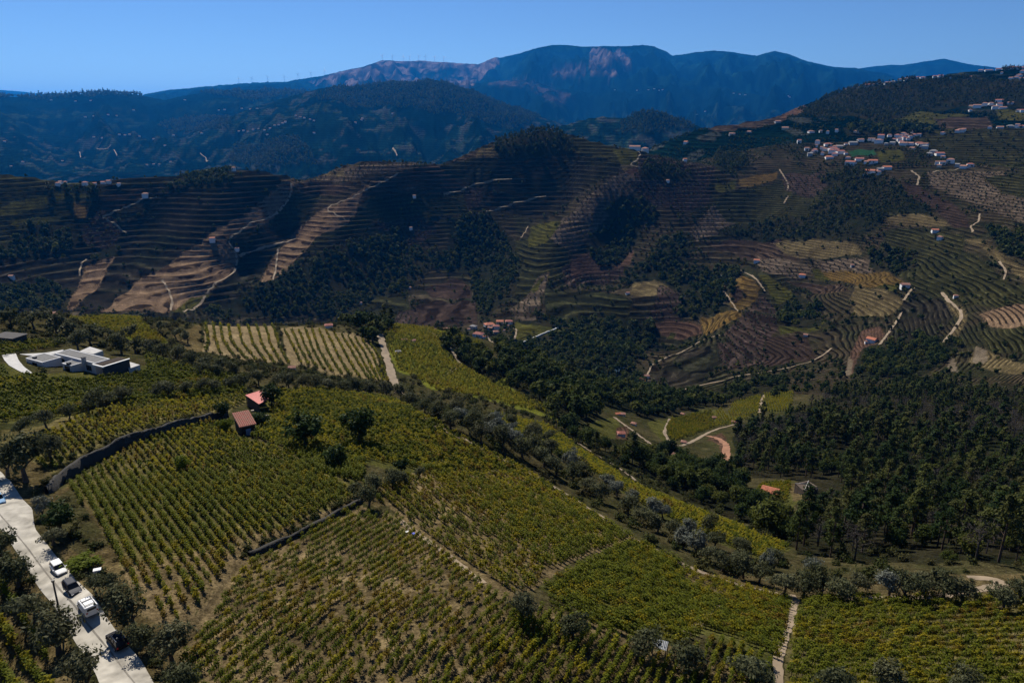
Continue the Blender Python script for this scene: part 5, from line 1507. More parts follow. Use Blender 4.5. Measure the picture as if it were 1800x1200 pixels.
# the pale road: from its two edges
edgeL = [(-260,620),(-150,740),(-60,850),(0,928),(25,965),(60,1018),(92,1062),(130,1122),(160,1170),(190,1225)]
edgeR = [(-160,640),(-70,750),(10,838),(55,892),(60,925),(90,968),(118,1000),(150,1032),(182,1076),(208,1112),(242,1152),(290,1225)]
def road_sheet():
    a = resample([px2g(u, v, 40, 300) for u, v in edgeL], 1.0); b = resample([px2g(u, v, 40, 300) for u, v in edgeR], 1.0)
    n = 150
    ia = np.linspace(0, len(a) - 1, n); ib = np.linspace(0, len(b) - 1, n)
    A = np.stack([np.interp(ia, np.arange(len(a)), a[:, k]) for k in (0, 1)], 1)
    B = np.stack([np.interp(ib, np.arange(len(b)), b[:, k]) for k in (0, 1)], 1)
    wv = (vnoise(np.arange(n) * .45, np.zeros(n), 4) - .5)[:, None] * .05
    cols = 9
    P = np.stack([A * (1 - f) + B * f + (B - A) * wv * (f in (0.0, 1.0)) for f in np.linspace(0, 1, cols)], 1)
    H = ground_h(P[..., 0], P[..., 1]) + ZC + .07
    idx = np.arange(n * cols).reshape(n, cols)
    f = np.stack([idx[:-1, :-1], idx[1:, :-1], idx[1:, 1:], idx[:-1, 1:]], 2).reshape(-1, 4)[:, ::-1]
    o = link(bpy.data.objects.new('road', mesh_np('road', np.concatenate([P, H[..., None]], 2).reshape(-1, 3), f, [M['road']], smooth=True)))
    tag(o, kind='structure')
road_sheet()
o = strip('road_joint', [(-40,862),(0,905),(50,965),(97,1026),(150,1092),(200,1152),(245,1210)], .16, M['roadline'], .085, 40, 300, cols=3)

TRK = [
 (RIDGE_TRACK, 1.7, 'track', .06, 70, 300),
 ([(667,586),(676,615),(685,645),(693,672),(702,692)], 3.4, 'track', .12, 230, 480),
 ([(1399,1052),(1392,1085),(1376,1130),(1368,1160),(1367,1215)], 1.0, 'track', .05, 50, 200),
 ([(1264,1060),(1235,1090),(1205,1113)], 1.2, 'track', .05, 50, 200),
 ([(1480,1052),(1560,1050),(1640,1048),(1720,1036),(1764,1028),(1748,1018),(1700,1014)], 2.0, 'track', .06, 60, 240),
 ([(700,912),(760,955),(800,985),(850,1025)], .9, 'track', .05, 50, 200),
 ([(735,575),(790,610),(810,640),(780,660)], 1.6, 'track', .12, 240, 620),
 ([(980,762),(1010,775),(1050,800),(1100,830),(1140,862)], 1.6, 'track', .12, 130, 330),
 ([(1080,733),(1110,755),(1145,781)], 1.8, 'track', .15, 200, 600),
 ([(1178,736),(1168,760),(1176,775),(1192,786),(1215,777),(1262,753),(1290,746)], 1.8, 'track', .15, 200, 620),
 ([(1244,766),(1262,770),(1276,780),(1278,812)], 3.2, 'redtrack', .15, 200, 600),
 ([(1343,694),(1338,708),(1335,725)], 2.0, 'track', .15, 200, 640),
 ([(512,322),(513,340),(500,362),(470,384),(440,392),(425,405),(398,425),(414,441),(418,456),(400,487),(360,521),(322,548)], 2.5, 'track', .5, 600, 1720),
 ([(700,304),(650,330),(612,350),(580,362),(575,370),(590,378),(608,388)], 2.2, 'track', .5, 600, 1720),
 ([(489,438),(486,465),(480,492)], 2.5, 'track', .5, 600, 1720),
 ([(285,492),(298,512),(303,530),(300,546)], 2.5, 'track', .5, 600, 1720),
 ([(180,382),(190,388),(205,396),(222,410)], 2.5, 'track', .5, 600, 1720),
 ([(180,382),(205,370),(228,362),(250,350),(276,347)], 2.2, 'track', .5, 600, 1720),
 ([(152,455),(142,470),(140,485)], 2.2, 'track', .5, 600, 1720),
 ([(1370,298),(1378,310),(1386,325),(1384,335)], 2.5, 'track', .5, 600, 1720),
 ([(1385,345),(1378,358)], 2.5, 'track', .5, 600, 1720),
 ([(1116,262),(1126,272),(1120,282),(1108,290),(1126,297)], 2.5, 'track', .5, 600, 1720),
 ([(1292,468),(1315,482),(1330,492),(1345,512)], 2.5, 'track', .5, 600, 1720),
 ([(1268,508),(1282,525),(1300,548)], 1.9, 'track', .5, 600, 1720),
 ([(896,572),(908,580),(906,590),(902,604)], 2.2, 'track', .4, 600, 1300),
 ([(856,592),(868,604),(882,618)], 2.2, 'track', .4, 600, 1300),
 ([(1127,690),(1200,685),(1250,673),(1330,656),(1380,648),(1420,638),(1440,628),(1462,612)], 1.9, 'track', .4, 500, 1200),
 ([(1148,640),(1140,655),(1128,668),(1126,684)], 1.9, 'track', .4, 500, 1200),
 ([(1150,638),(1200,618),(1230,600),(1265,590)], 1.9, 'track', .4, 500, 1300),
 ([(1546,606),(1562,585),(1578,562),(1584,550)], 2.5, 'track', .5, 600, 1720),
 ([(1588,528),(1600,512),(1606,506)], 2.8, 'track', .5, 600, 1720),
 ([(1656,514),(1668,530),(1688,545),(1690,560),(1676,580),(1658,602)], 2.8, 'track', .5, 600, 1720),
 ([(1710,408),(1706,398),(1720,390),(1722,376)], 2.2, 'track', .5, 600, 1720),
 ([(1602,300),(1616,312),(1612,326)], 3.1, 'track', .6, 900, 2000),
 ([(1640,303),(1700,296)], 2.5, 'track', .6, 900, 2000),
 ([(1756,460),(1768,478),(1764,492)], 1.9, 'track', .5, 600, 1720),
 ([(928,398),(924,408),(915,418)], 1.9, 'track', .5, 600, 1720),
 ([(780,342),(830,325),(900,315)], 2.5, 'track', .5, 600, 1720),
 ([(855,372),(900,358),(960,345)], 2.5, 'track', .5, 600, 1720),
 ([(420,450),(480,432),(520,420)], 2.5, 'track', .5, 600, 1720),
]
for px, w, mk, lift, r0, r1 in TRK:
    strip('dirt_track', px, w, M[mk], lift, r0, r1)
# far white roads on the blue hills
for px in ([(352,270),(362,278),(365,285)], [(170,262),(195,256)], [(200,264),(206,275)], [(690,262),(698,275)], [(140,268),(142,278)]):
    strip('hill_road', px, 5.0, M['track'], 4.0, 2500, 9600)

def stone_wall(gl, hgt, label, material, thick=.55):
    c = resample(gl, 1.3)
    t = np.gradient(c, axis=0); t /= np.linalg.norm(t, axis=1, keepdims=True)
    nrm = np.stack([-t[:, 1], t[:, 0]], 1)
    # normal to the upper side
    back = c + nrm * 1.6
    hb = ground_h(back[:, 0], back[:, 1]); hf = ground_h((c - nrm * 1.6)[:, 0], (c - nrm * 1.6)[:, 1])
    top = np.maximum(hb, hf + .5 * hgt) + ZC + .12 + .55 * (vnoise(np.arange(len(c)) * .8, np.zeros(len(c)), 3) - .6)
    bot = hf + ZC - .6
    ofs = .45 * (vnoise(np.arange(len(c)) * .7, np.ones(len(c)), 9) - .5)[:, None]
    f0 = c - nrm * (1.15 + ofs); f1 = c - nrm * (.95 + ofs); b0 = c - nrm * (.95 - thick)
    S = np.stack([np.c_[f0, bot], np.c_[f1, top - .05], np.c_[(f1 + b0) / 2, top], np.c_[b0, top - .05], np.c_[b0, bot]], 1)
    n = len(c); k = 5
    idx = np.arange(n * k).reshape(n, k)
    f = np.stack([idx[:-1, :-1], idx[1:, :-1], idx[1:, 1:], idx[:-1, 1:]], 2).reshape(-1, 4)
    o = link(bpy.data.objects.new('stone_wall', mesh_np('stone_wall', S.reshape(-1, 3), f[:, ::-1], [material])))
    return tag(o, label, 'wall')
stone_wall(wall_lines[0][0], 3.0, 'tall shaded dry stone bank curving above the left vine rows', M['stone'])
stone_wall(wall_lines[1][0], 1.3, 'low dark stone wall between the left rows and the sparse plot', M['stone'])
# white wall by the hamlet
strip_pts = [(912,606),(940,594),(970,582),(1004,570)]
c = resample([px2g(u, v, 600, 1300) for u, v in strip_pts], 4)
b = MB()
for p, q in zip(c[:-1], c[1:]):
    z0 = float(ground_h(p[:1], p[1:])[0]) + ZC; z1 = float(ground_h(q[:1], q[1:])[0]) + ZC
    d = Vector((q[0] - p[0], q[1] - p[1], 0)).normalized(); nn = Vector((-d.y, d.x, 0)) * .4
    P = [Vector((p[0], p[1], z0)), Vector((q[0], q[1], z1))]
    v_ = []
    for a in P: v_ += [a - nn - Vector((0, 0, 1)), a + nn - Vector((0, 0, 1)), a + nn + Vector((0, 0, 1.7)), a - nn + Vector((0, 0, 1.7))]
    b.add(v_, [(0, 1, 2, 3), (7, 6, 5, 4), (0, 4, 5, 1), (1, 5, 6, 2), (2, 6, 7, 3), (3, 7, 4, 0)])
tag(link(bpy.data.objects.new('white_wall', b.mesh('white_wall', M['whitewall']))), 'long straight white wall running up from the valley hamlet', 'wall')

# ------------------------------------------------------------------ river
strip('river', [(1030,715),(1042,700),(1046,690),(1056,680),(1064,668),(1080,655),(1092,645)], 9.0, mat('river_water', (.03, .05, .07), .12, .2, .3, spec=.5), .35, 480, 1000)

# ------------------------------------------------------------------ houses
def gable(parent, w, d, h, roofh, wall, roof, over=.35, windows=0, hip=False):
    b = MB()
    b.box(-w / 2, w / 2, -d / 2, d / 2, -3.0, h)
    if not hip:
        b.add([(-w / 2, -d / 2, h), (-w / 2, d / 2, h), (-w / 2, 0, h + roofh * .97)], [(0, 2, 1)])
        b.add([(w / 2, -d / 2, h), (w / 2, d / 2, h), (w / 2, 0, h + roofh * .97)], [(0, 1, 2)])
    wl_o = b.build('wall', parent, wall)
    r = MB(); X = w / 2 + over; Y = d / 2 + over; zl = h - roofh * over / (d / 2) + .06; zt = h + roofh + .06
    k = 0 if not hip else min(w / 2 - .3, d / 2 * .9)
    v_ = [(-X, -Y, zl), (X, -Y, zl), (X, Y, zl), (-X, Y, zl), (-X + k, 0, zt), (X - k, 0, zt)]
    lo = [(x, y, z - .18) for x, y, z in v_]
    r.add(v_ + lo, [(0, 1, 5, 4), (2, 3, 4, 5), (1, 2, 5), (3, 0, 4), (7, 6, 10, 11), (9, 8, 11, 10), (8, 7, 11), (6, 9, 10), (0, 6, 7, 1), (2, 8, 9, 3), (1, 7, 8, 2), (3, 9, 6, 0)])
    ro = r.build('roof', parent, roof)
    if windows:
        for i in range(windows):
            x = -w / 2 + w * (i + .5) / windows
            for sgn in (-1, 1):
                q = MB(); q.box(x - .5, x + .5, sgn * d / 2 - .04, sgn * d / 2 + .04, h * .42, h * .8)
                q.build('window', parent, M['windark'])
    return wl_o, ro

WALLM = {'W': 'whitewall', 'R': 'whitewall', 'O': 'whitewall', 'G': 'greywall', 'Y': 'cream', 'D': 'greywall', 'B': 'bluewall', 'P': 'cream'}
ROOFM = {'W': 'roofdull', 'R': 'roofred', 'O': 'rooforange', 'G': 'roofgrey', 'Y': 'roofdull', 'D': 'roofdull', 'B': 'roofdull', 'P': 'rooforange'}
LOOK = {'W': 'white house with dull roof', 'R': 'white red-roofed house', 'O': 'bright orange-roofed house', 'G': 'grey house', 'Y': 'cream house', 'D': 'drab brown-roofed house', 'B': 'blue-walled house', 'P': 'cream orange-roofed house'}
def village(lst, where, grp, r0, r1, depth=.75, minw=0, windows=0):
    lst = sorted(lst)
    rng = random.Random(len(lst) * 7 + len(where))
    cnt = {}
    for (pu, pv, k, wpx) in lst:
        p = g3(pu, pv, r0, r1)
        slant = (p - Vector((0, 0, ZC))).length
        w = max(minw, wpx / FPX * slant)
        w = min(w, 36)
        d = min(max(5.0, w * depth), 11)
        h = rng.uniform(3.0, 5.6) if k != 'D' else 3.0
        if k in 'WR' and rng.random() < .4: h += 1.6
        if w < 6: h = w * rng.uniform(.45, .6); d = w * .8
        yaw = math.atan2(-p.x, p.y) + rng.uniform(-.55, .55)
        e = empty('house', p, yaw)
        gable(e, w, d, h, min(2.0, d * .22), M[WALLM[k]], M[ROOFM[k]], windows=windows if w > 7 else 0, hip=rng.random() < .45)
        i = cnt.get(k, 0); cnt[k] = i + 1
        tag(e, '%s, %s from left %s' % (LOOK[k], ordinal(i), where), 'house', grp)

z8 = [(200,335,'R',45),(280,345,'R',60),(340,325,'W',25),(345,375,'W',20),(400,290,'R',80),(440,335,'R',80),(505,305,'G',70),(430,355,'R',60),(510,360,'R',80),(565,370,'W',35),(410,405,'O',80),(460,380,'R',60),(585,408,'R',50),(565,280,'W',30),(630,270,'G',80),(700,250,'R',60),(785,240,'W',30),(820,245,'W',25),(870,265,'R',70),(890,220,'R',60),(970,205,'W',40),(940,280,'G',40),(1000,270,'G',50),(1045,210,'R',50),(1060,245,'R',40),(1100,195,'W',50),(1110,230,'R',50),(1140,240,'W',40),(1165,220,'W',35),(1190,165,'R',70),(1215,180,'R',50),(1245,205,'W',35),(1100,285,'W',70),(1170,285,'W',60),(1185,320,'Y',50),(1250,275,'R',80),(1260,295,'R',50),(1310,295,'W',40),(1300,310,'G',60),(1380,350,'G',70),(1340,375,'G',60),(1435,375,'R',80),(1470,400,'W',40),(1410,465,'W',35),(1460,460,'W',50),(1535,450,'R',70),(1430,490,'Y',40),(1600,485,'G',40),(1660,500,'R',60),(1720,485,'R',60),(610,460,'R',100),(575,462,'Y',30),(690,425,'R',80),(810,445,'O',90),(760,455,'R',50),(800,540,'O',110),(745,570,'W',30),(945,505,'O',80),(880,520,'G',60),(870,555,'W',40),(240,170,'W',60),(330,165,'W',30),(395,175,'W',25),(480,160,'W',30),(650,165,'W',25),(690,170,'W',30),(1630,160,'W',60),(130,260,'R',40),(300,270,'W',50),(290,300,'W',30),(255,355,'W',30),(230,380,'G',50),(460,315,'R',50),(1080,215,'W',25),(1020,240,'R',40),(1130,205,'R',40),(1200,205,'R',45),(1080,265,'R',45),(370,330,'R',50),(480,345,'R',45)]
village([(1380 + a / 5.29, 200 + b_ / 5.29 + 2, 'W' if (k == 'R' and i % 3 == 0) else k, w / 5.29 * .78) for i, (a, b_, k, w) in enumerate(z8)], 'in the hillside village', 'houses of the hillside village', 1000, 2300, minw=6.5)
z6 = [(700,175,'W',80),(820,190,'R',50),(900,195,'R',60),(960,205,'R',60),(1010,200,'R',70),(1090,205,'R',50),(850,270,'W',25),(470,320,'W',35),(1070,300,'W',50),(1040,320,'W',40),(970,335,'W',40),(1100,335,'W',40),(1110,255,'W',40),(490,680,'Y',60),(545,690,'W',70),(460,735,'W',30),(640,665,'W',50),(720,655,'W',50),(820,625,'R',70),(770,705,'W',60),(860,700,'W',70),(820,670,'R',50),(960,640,'W',50),(1060,735,'W',40),(1110,740,'R',50),(330,980,'W',60),(380,975,'W',40),(300,1000,'W',40),(120,1015,'W',40),(830,945,'W',60),(700,950,'W',30),(960,930,'G',60),(1045,935,'W',40),(1100,935,'R',60),(600,185,'W',40),(980,190,'R',40)]
lst = [(1640 + a / 7.056, 90 + b_ / 7.056 + 2, k, w / 7.056) for a, b_, k, w in z6]
lst += [(1200 + a / 3, 50 + b_ / 3 + 2, k, w) for a, b_, k, w in [(870,305,'W',8),(900,308,'W',6),(930,310,'W',7),(975,302,'R',7),(1000,297,'W',8),(1040,290,'W',6),(1080,287,'W',9),(1110,284,'G',7),(1150,272,'W',8),(1180,268,'W',7),(1210,262,'W',8),(1240,260,'R',6),(1265,258,'R',7),(1330,255,'R',6),(1360,252,'R',7),(1420,258,'W',5),(350,545,'D',10),(540,525,'Y',10),(500,490,'D',9),(260,555,'D',9),(18,600,'O',7)]]
village(lst, 'on the upper right hill', 'houses on the upper right hill', 1400, 3600, minw=8)
z5 = [(610,262,'R',60),(690,245,'R',40),(640,240,'W',25),(900,262,'R',70),(985,282,'W',30),(1000,256,'R',50),(1090,250,'R',60),(1150,243,'R',60),(1250,258,'W',50)]
village([(a / 6, 280 + b_ / 6 + 2, k, w / 6 * .6) for a, b_, k, w in z5], 'on the left end of the middle ridge', 'houses on the left end of the middle ridge', 900, 1750, minw=5.5)
z4 = [(1345,108,'G',150),(1480,108,'W',20),(920,268,'W',30),(1345,548,'O',30),(1500,605,'W',22),(75,785,'W',20)]
village([(a / 3.6, 270 + b_ / 3.6 + 1, k, w / 3.6) for a, b_, k, w in z4], 'on the terraced left hillside', 'farm buildings on the terraced left hillside', 800, 1750, minw=6)
z9 = [(200,368,'B',110),(320,372,'W',40),(410,358,'D',140),(530,372,'W',50),(760,338,'W',40),(830,318,'G',100),(1080,290,'O',150),(1250,240,'P',110),(1390,235,'R',110),(1190,325,'R',100),(1100,350,'B',80),(1190,395,'D',90),(910,455,'R',150),(1015,475,'O',70),(1385,285,'W',40),(1225,775,'W',40),(1320,355,'W',35)]
village([(740 + a / 9, 540 + b_ / 9 + 2, k, w / 9) for a, b_, k, w in z9], 'in the valley hamlet', 'houses of the valley hamlet', 560, 1300, windows=3)
village([(1116,260,'W',18),(1134,261,'W',10),(946,229,'Y',10),(967,229,'W',7),(1206,252,'O',6),(728,346,'W',5),(722,402,'W',5),(720,507,'W',5),(634,534,'W',5),(1103,517,'W',6),(1174,319,'W',5),(1271,506,'W',5),(1410,486,'O',10),(1330,461,'O',9),(1643,409,'O',9),(1652,421,'W',7),(1590,507,'W',12),(1680,522,'W',6),(1416,591,'W',6),(1532,601,'O',14),(1524,603,'W',6),(1270,484,'W',5),(1498,468,'D',5)], 'scattered over the middle hill', 'single farm huts scattered over the middle hill', 600, 1750, minw=4.5)
village([(1130,675,'R',11),(1136,664,'W',9),(1255,735,'W',6),(1200,729,'W',6),(1202,779,'W',7),(1094,730,'W',9),(1182,800,'W',8),(1114,747,'W',8),(1086,729,'O',6),(1290,743,'W',5),(1092,765,'R',12),(1353,871,'O',24),(664,574,'W',10),(711,599,'W',7),(726,601,'W',6),(578,576,'R',12),(830,614,'W',5),(96,553,'W',10),(700,620,'G',5),(514,650,'D',10)], 'in the near valley', 'small huts in the near valley', 150, 760, minw=2.2)
# village houses of the far blue hills
far = [(150,205),(165,203),(190,201),(205,203),(235,193),(385,193),(395,192),(425,190),(440,191),(452,190),(90,175),(133,177),(160,176),(325,175),(420,230),(428,229),(436,231),(445,228),(455,226),(465,228),(475,225),(483,220),(490,219),(497,216),(502,214),(470,236),(520,203),(528,205),(535,207),(545,209),(552,212),(210,236),(220,237),(228,236),(245,239),(270,244),(165,240),(180,242),(8,248),(305,237),(355,234),(625,215),(637,208),(635,210),(690,199),(552,233),(258,290),(270,288),(280,289),(300,284),(1140,157),(1150,155),(1158,158),(1165,157),(1120,158),(1290,163),(1300,165),(1310,166),(1385,168),(1388,170),(1225,200),(1240,195),(40,284),(20,292),(110,282),(1080,157),(290,255)]
village([(a, b_ + 1.5, 'WWR'[i % 3], 3.2) for i, (a, b_) in enumerate(far)], 'on the far blue hills', 'far houses on the blue hills', 2600, 17500, minw=13)

# ------------------------------------------------------------------ wind turbines and masts on the mountain
M['turb'] = mat('turbine_white', (.70, .71, .72), 0.5, 0.05, 1.0)
tb = MB().tube([(0, 0, -10), (0, 0, 78)], [2.6, 1.6], 8).mesh('tower', M['turb'])
nb = MB().box(-2, 2, -6, 5, 77, 81.5).mesh('nacelle', M['turb'])
bl = MB().add([(-1.2, -7, 0), (1.2, -7, 0), (1.6, -6.6, 12), (.5, -6.6, 40), (-.5, -6.6, 40), (-1.6, -6.6, 12), (0, -6.2, 0)], [(0, 1, 2, 3, 4, 5), (6, 5, 4, 3, 2, 1)]).mesh('blade', M['turb'])
for i, (pu, pv) in enumerate([(420,147),(443,146),(471,144),(500,142),(524,138),(547,136),(571,132),(672,107),(690,109),(709,108),(720,107),(736,107),(748,108),(764,109),(780,110)]):
    az, t = pix_polar(pu, pv)
    x, y = 16500 * math.sin(az), 16500 * math.cos(az)
    z = float(ground_h(np.array([x]), np.array([y]))[0]) + ZC
    e = empty('wind_turbine', (x, y, z), -float(az) + .4, 1.3)
    part('tower', tb, e); part('nacelle', nb, e)
    for k in range(3):
        o = part('blade', bl, e)
        o.location = (0, 0, 79); o.rotation_euler = (0, 2.094 * k + i * .7, 0)
    tag(e, 'white wind turbine, %s from the left on the far mountain ridge' % ordinal(i), 'wind turbine', 'wind turbines on the mountain ridge')
for i, (pu, pv) in enumerate([(1127,80),(1131,80)]):
    az, t = pix_polar(pu, pv)
    x, y = 16500 * math.sin(az), 16500 * math.cos(az)
    z = float(ground_h(np.array([x]), np.array([y]))[0]) + ZC
    b = MB().tube([(0, 0, -5), (0, 0, 55)], [2.2, .8], 5).box(-4, 4, -.6, .6, 40, 41)
    e = link(bpy.data.objects.new('radio_mast', b.mesh('radio_mast', M['turb']))); e.location = (x, y, z)
    tag(e, '%s thin radio mast on the highest mountain summit' % ('left' if i == 0 else 'right'), 'mast', 'radio masts on the summit')

# ------------------------------------------------------------------ modern house
def plane_pt(u, v, z):
    x, y, dz = pix_dir(u, v)
    k = (z - ZC) / float(dz)
    return Vector((float(x) * k, float(y) * k, z))

def modern_house():
    gz = g3(140, 655, 120, 330).z - .2
    RZ = gz + 2.7
    A, B_ = plane_pt(123, 614, RZ), plane_pt(193, 631, RZ)
    e1 = Vector((B_.x - A.x, B_.y - A.y, 0)).normalized(); e2 = Vector((e1.y, -e1.x, 0))   # e2 towards the camera left
    yaw = math.atan2(e1.y, e1.x)
    root = empty('modern_house', (A.x, A.y, gz), yaw)
    inv = Matrix.Rotation(-yaw, 3, 'Z')
    def loc(u, v, z):
        p = plane_pt(u, v, z) - Vector((A.x, A.y, 0)); q = inv @ p
        return q.x, q.y
    def bb(pts, z):
        q = [loc(u, v, z) for u, v in pts]
        return min(a for a, _ in q), max(a for a, _ in q), min(b for _, b in q), max(b for _, b in q)
    def block(pts, top, wallm, roofm, parapet=.12):
        x0, x1, y0, y1 = bb(pts, gz + top)
        w = MB().box(x0, x1, y0, y1, -2.5, top - .02).build('wall', root, wallm)
        r = MB().box(x0 + .35, x1 - .35, y0 + .35, y1 - .35, top - .03, top + .05).build('roof', root, roofm)
        p = MB()
        p.box(x0 - .06, x1 + .06, y0 - .06, y0 + .3, top - .25, top + parapet).box(x0 - .06, x1 + .06, y1 - .3, y1 + .06, top - .25, top + parapet)
        p.box(x0 - .06, x0 + .3, y0 + .3, y1 - .3, top - .25, top + parapet).box(x1 - .3, x1 + .06, y0 + .3, y1 - .3, top - .25, top + parapet)
        p.build('parapet', root, M['villawall'])
        return x0, x1, y0, y1
    m1 = block([(123,614),(193,631),(163,638),(108,624)], 2.7, M['villawall'], M['flatroof'])
    m2 = block([(78,621),(107,628),(76,637),(50,631)], 2.3, M['villawall'], M['flatroof'])
    m3 = block([(110,639),(129,633),(145,637),(126,643)], 2.1, M['villawall'], M['flatroof'])
    # right wing under a long white beam, its shade painted as dark walls
    x0, x1, y0, y1 = bb([(163,640),(193,632),(221,629),(196,640)], gz + 2.8)
    MB().box(x1 - .5, x1, y0, y1, -2.5, 2.7).build('wall', root, M['darkwall'])
    MB().box(x0, x1 - .5, y1 - .4, y1, -2.5, 2.0).build('wall', root, M['darkwall'])
    MB().box(x0 - .1, x1 + .15, y0 - .2, y0 + .2, 2.5, 2.85).build('roof_beam', root, M['whitewall'])
    MB().box(x1 - .35, x1 + .15, y0 + .2, y1 + .2, 2.71, 2.85).build('roof_beam', root, M['whitewall'])
    for k in range(7):
        xx = x0 + (x1 - x0) * (k + .5) / 7
        MB().box(xx - .12, xx + .12, y0 + .25, y1 - .1, 2.5, 2.68).build('pergola_slat', root, M['wood'])
    # glazed openings on the side towards the camera
    for (a, b_, c_, d_) in (m1, m2, m3):
        n = max(1, int((b_ - a) / 4.5))
        for k in range(n):
            xx = a + (b_ - a) * (k + .5) / n
            wv = MB().box(xx - 1.1, xx + 1.1, c_ - .05, c_ + .05, .2, 1.7).build('window', root, M['windark'])
            MB().box(xx - 1.2, xx + 1.2, c_ - .09, c_ - .05, .2, .3).build('sill', wv, M['greywall'])
    cx, cy = loc(147.5, 634, gz + 2.9)
    ch = MB().box(cx - .45, cx + .45, cy - .4, cy + .4, 1.9, 3.8).build('chimney', root, M['greywall'])
    MB().box(cx - .55, cx + .55, cy - .5, cy + .5, 3.8, 3.95).build('cap', ch, M['darkwall'])
    for (u_, v_) in ((61,629),(121,639)):
        a, b_ = loc(u_, v_, gz + 2.4)
        MB().box(a - .5, a + .5, b_ - .4, b_ + .4, 2.0, 2.75).build('roof_vent', root, M['darkwall'])
    def slab(pts, z, name, m, th=.35):
        q = [loc(u_, v_, gz + z) for u_, v_ in pts]
        area = sum(q[i][0] * q[(i + 1) % len(q)][1] - q[(i + 1) % len(q)][0] * q[i][1] for i in range(len(q)))
        if area < 0: q = q[::-1]
        MB().prism(q, z - th - 1.2, z).build(name, root, m)
    slab([(140,617),(158,609),(181,616),(164,622)], .5, 'terrace', M['terrace'])
    slab([(32,622),(78,620),(112,614),(106,621),(60,626)], .3, 'terrace', M['terrace'])
    slab([(222,634),(246,641),(226,648)], .4, 'terrace', M['terrace'])
    def draped(le, ri, name, lift):
        a = resample([px2g(u_, v_, 120, 330) for u_, v_ in le], .8); b_ = resample([px2g(u_, v_, 120, 330) for u_, v_ in ri], .8)
        n, k = 40, 6
        Aq = np.stack([np.interp(np.linspace(0, len(a) - 1, n), np.arange(len(a)), a[:, i]) for i in (0, 1)], 1)
        Bq = np.stack([np.interp(np.linspace(0, len(b_) - 1, n), np.arange(len(b_)), b_[:, i]) for i in (0, 1)], 1)
        Pq = np.stack([Aq * (1 - f) + Bq * f for f in np.linspace(0, 1, k)], 1)
        Hq = ground_h(Pq[..., 0], Pq[..., 1]) + ZC + lift
        W3 = np.concatenate([Pq, Hq[..., None]], 2).reshape(-1, 3) - np.array([A.x, A.y, gz])
        W3 = W3 @ np.array(inv.transposed())
        ii = np.arange(n * k).reshape(n, k)
        ff = np.stack([ii[:-1, :-1], ii[1:, :-1], ii[1:, 1:], ii[:-1, 1:]], 2).reshape(-1, 4)
        part(name, mesh_np(name, W3, ff, [M['terrace']], smooth=True), root)
    draped([(3,624),(8,634),(16,643),(30,651),(49,660)], [(28,622),(33,634),(42,645),(50,651),(58,657)], 'driveway', .18)
    slab([(60,651),(76,646),(84,652),(75,657)], .3, 'terrace', M['terrace'])
    tag(root, 'sprawling white modern villa with flat grey roofs among the left vineyards', 'house')
modern_house()

def barn():
    p = g3(18, 601, 150, 360)
    e = empty('barn', p, -.25)
    MB().box(-4.0, 4.0, -2.4, 2.4, -2, 2.0).build('wall', e, M['darkwall'])
    MB().box(-4.4, 4.4, -2.8, 2.8, 2.0, 2.2).build('roof', e, M['barnroof'])
    MB().box(-.9, .9, -2.46, -2.39, 0, 1.7).build('door', e, M['wood'])
    tag(e, 'low dark barn with a flat grey roof behind the villa', 'barn')
barn()

def corrugated(corners, amp, n, m, name, parent, along=0):
    """wavy sheet between four corners a, b (high side), c, d"""
    a, b, c, d = [Vector(p) for p in corners]
    V_, F_ = [], []
    for i in range(n * 4 + 1):
        f = i / (n * 4)
        w = amp * math.sin(f * n * 2 * math.pi)
        p = a.lerp(b, f); q = d.lerp(c, f)
        V_ += [p + Vector((0, 0, w)), q + Vector((0, 0, w)), p + Vector((0, 0, w - .05)), q + Vector((0, 0, w - .05))]
    for i in range(n * 4):
        k = i * 4
        F_ += [(k, k + 1, k + 5, k + 4), (k + 2, k + 6, k + 7, k + 3), (k, k + 4, k + 6, k + 2), (k + 1, k + 3, k + 7, k + 5)]
    return MB().add(V_, F_).build(name, parent, m)

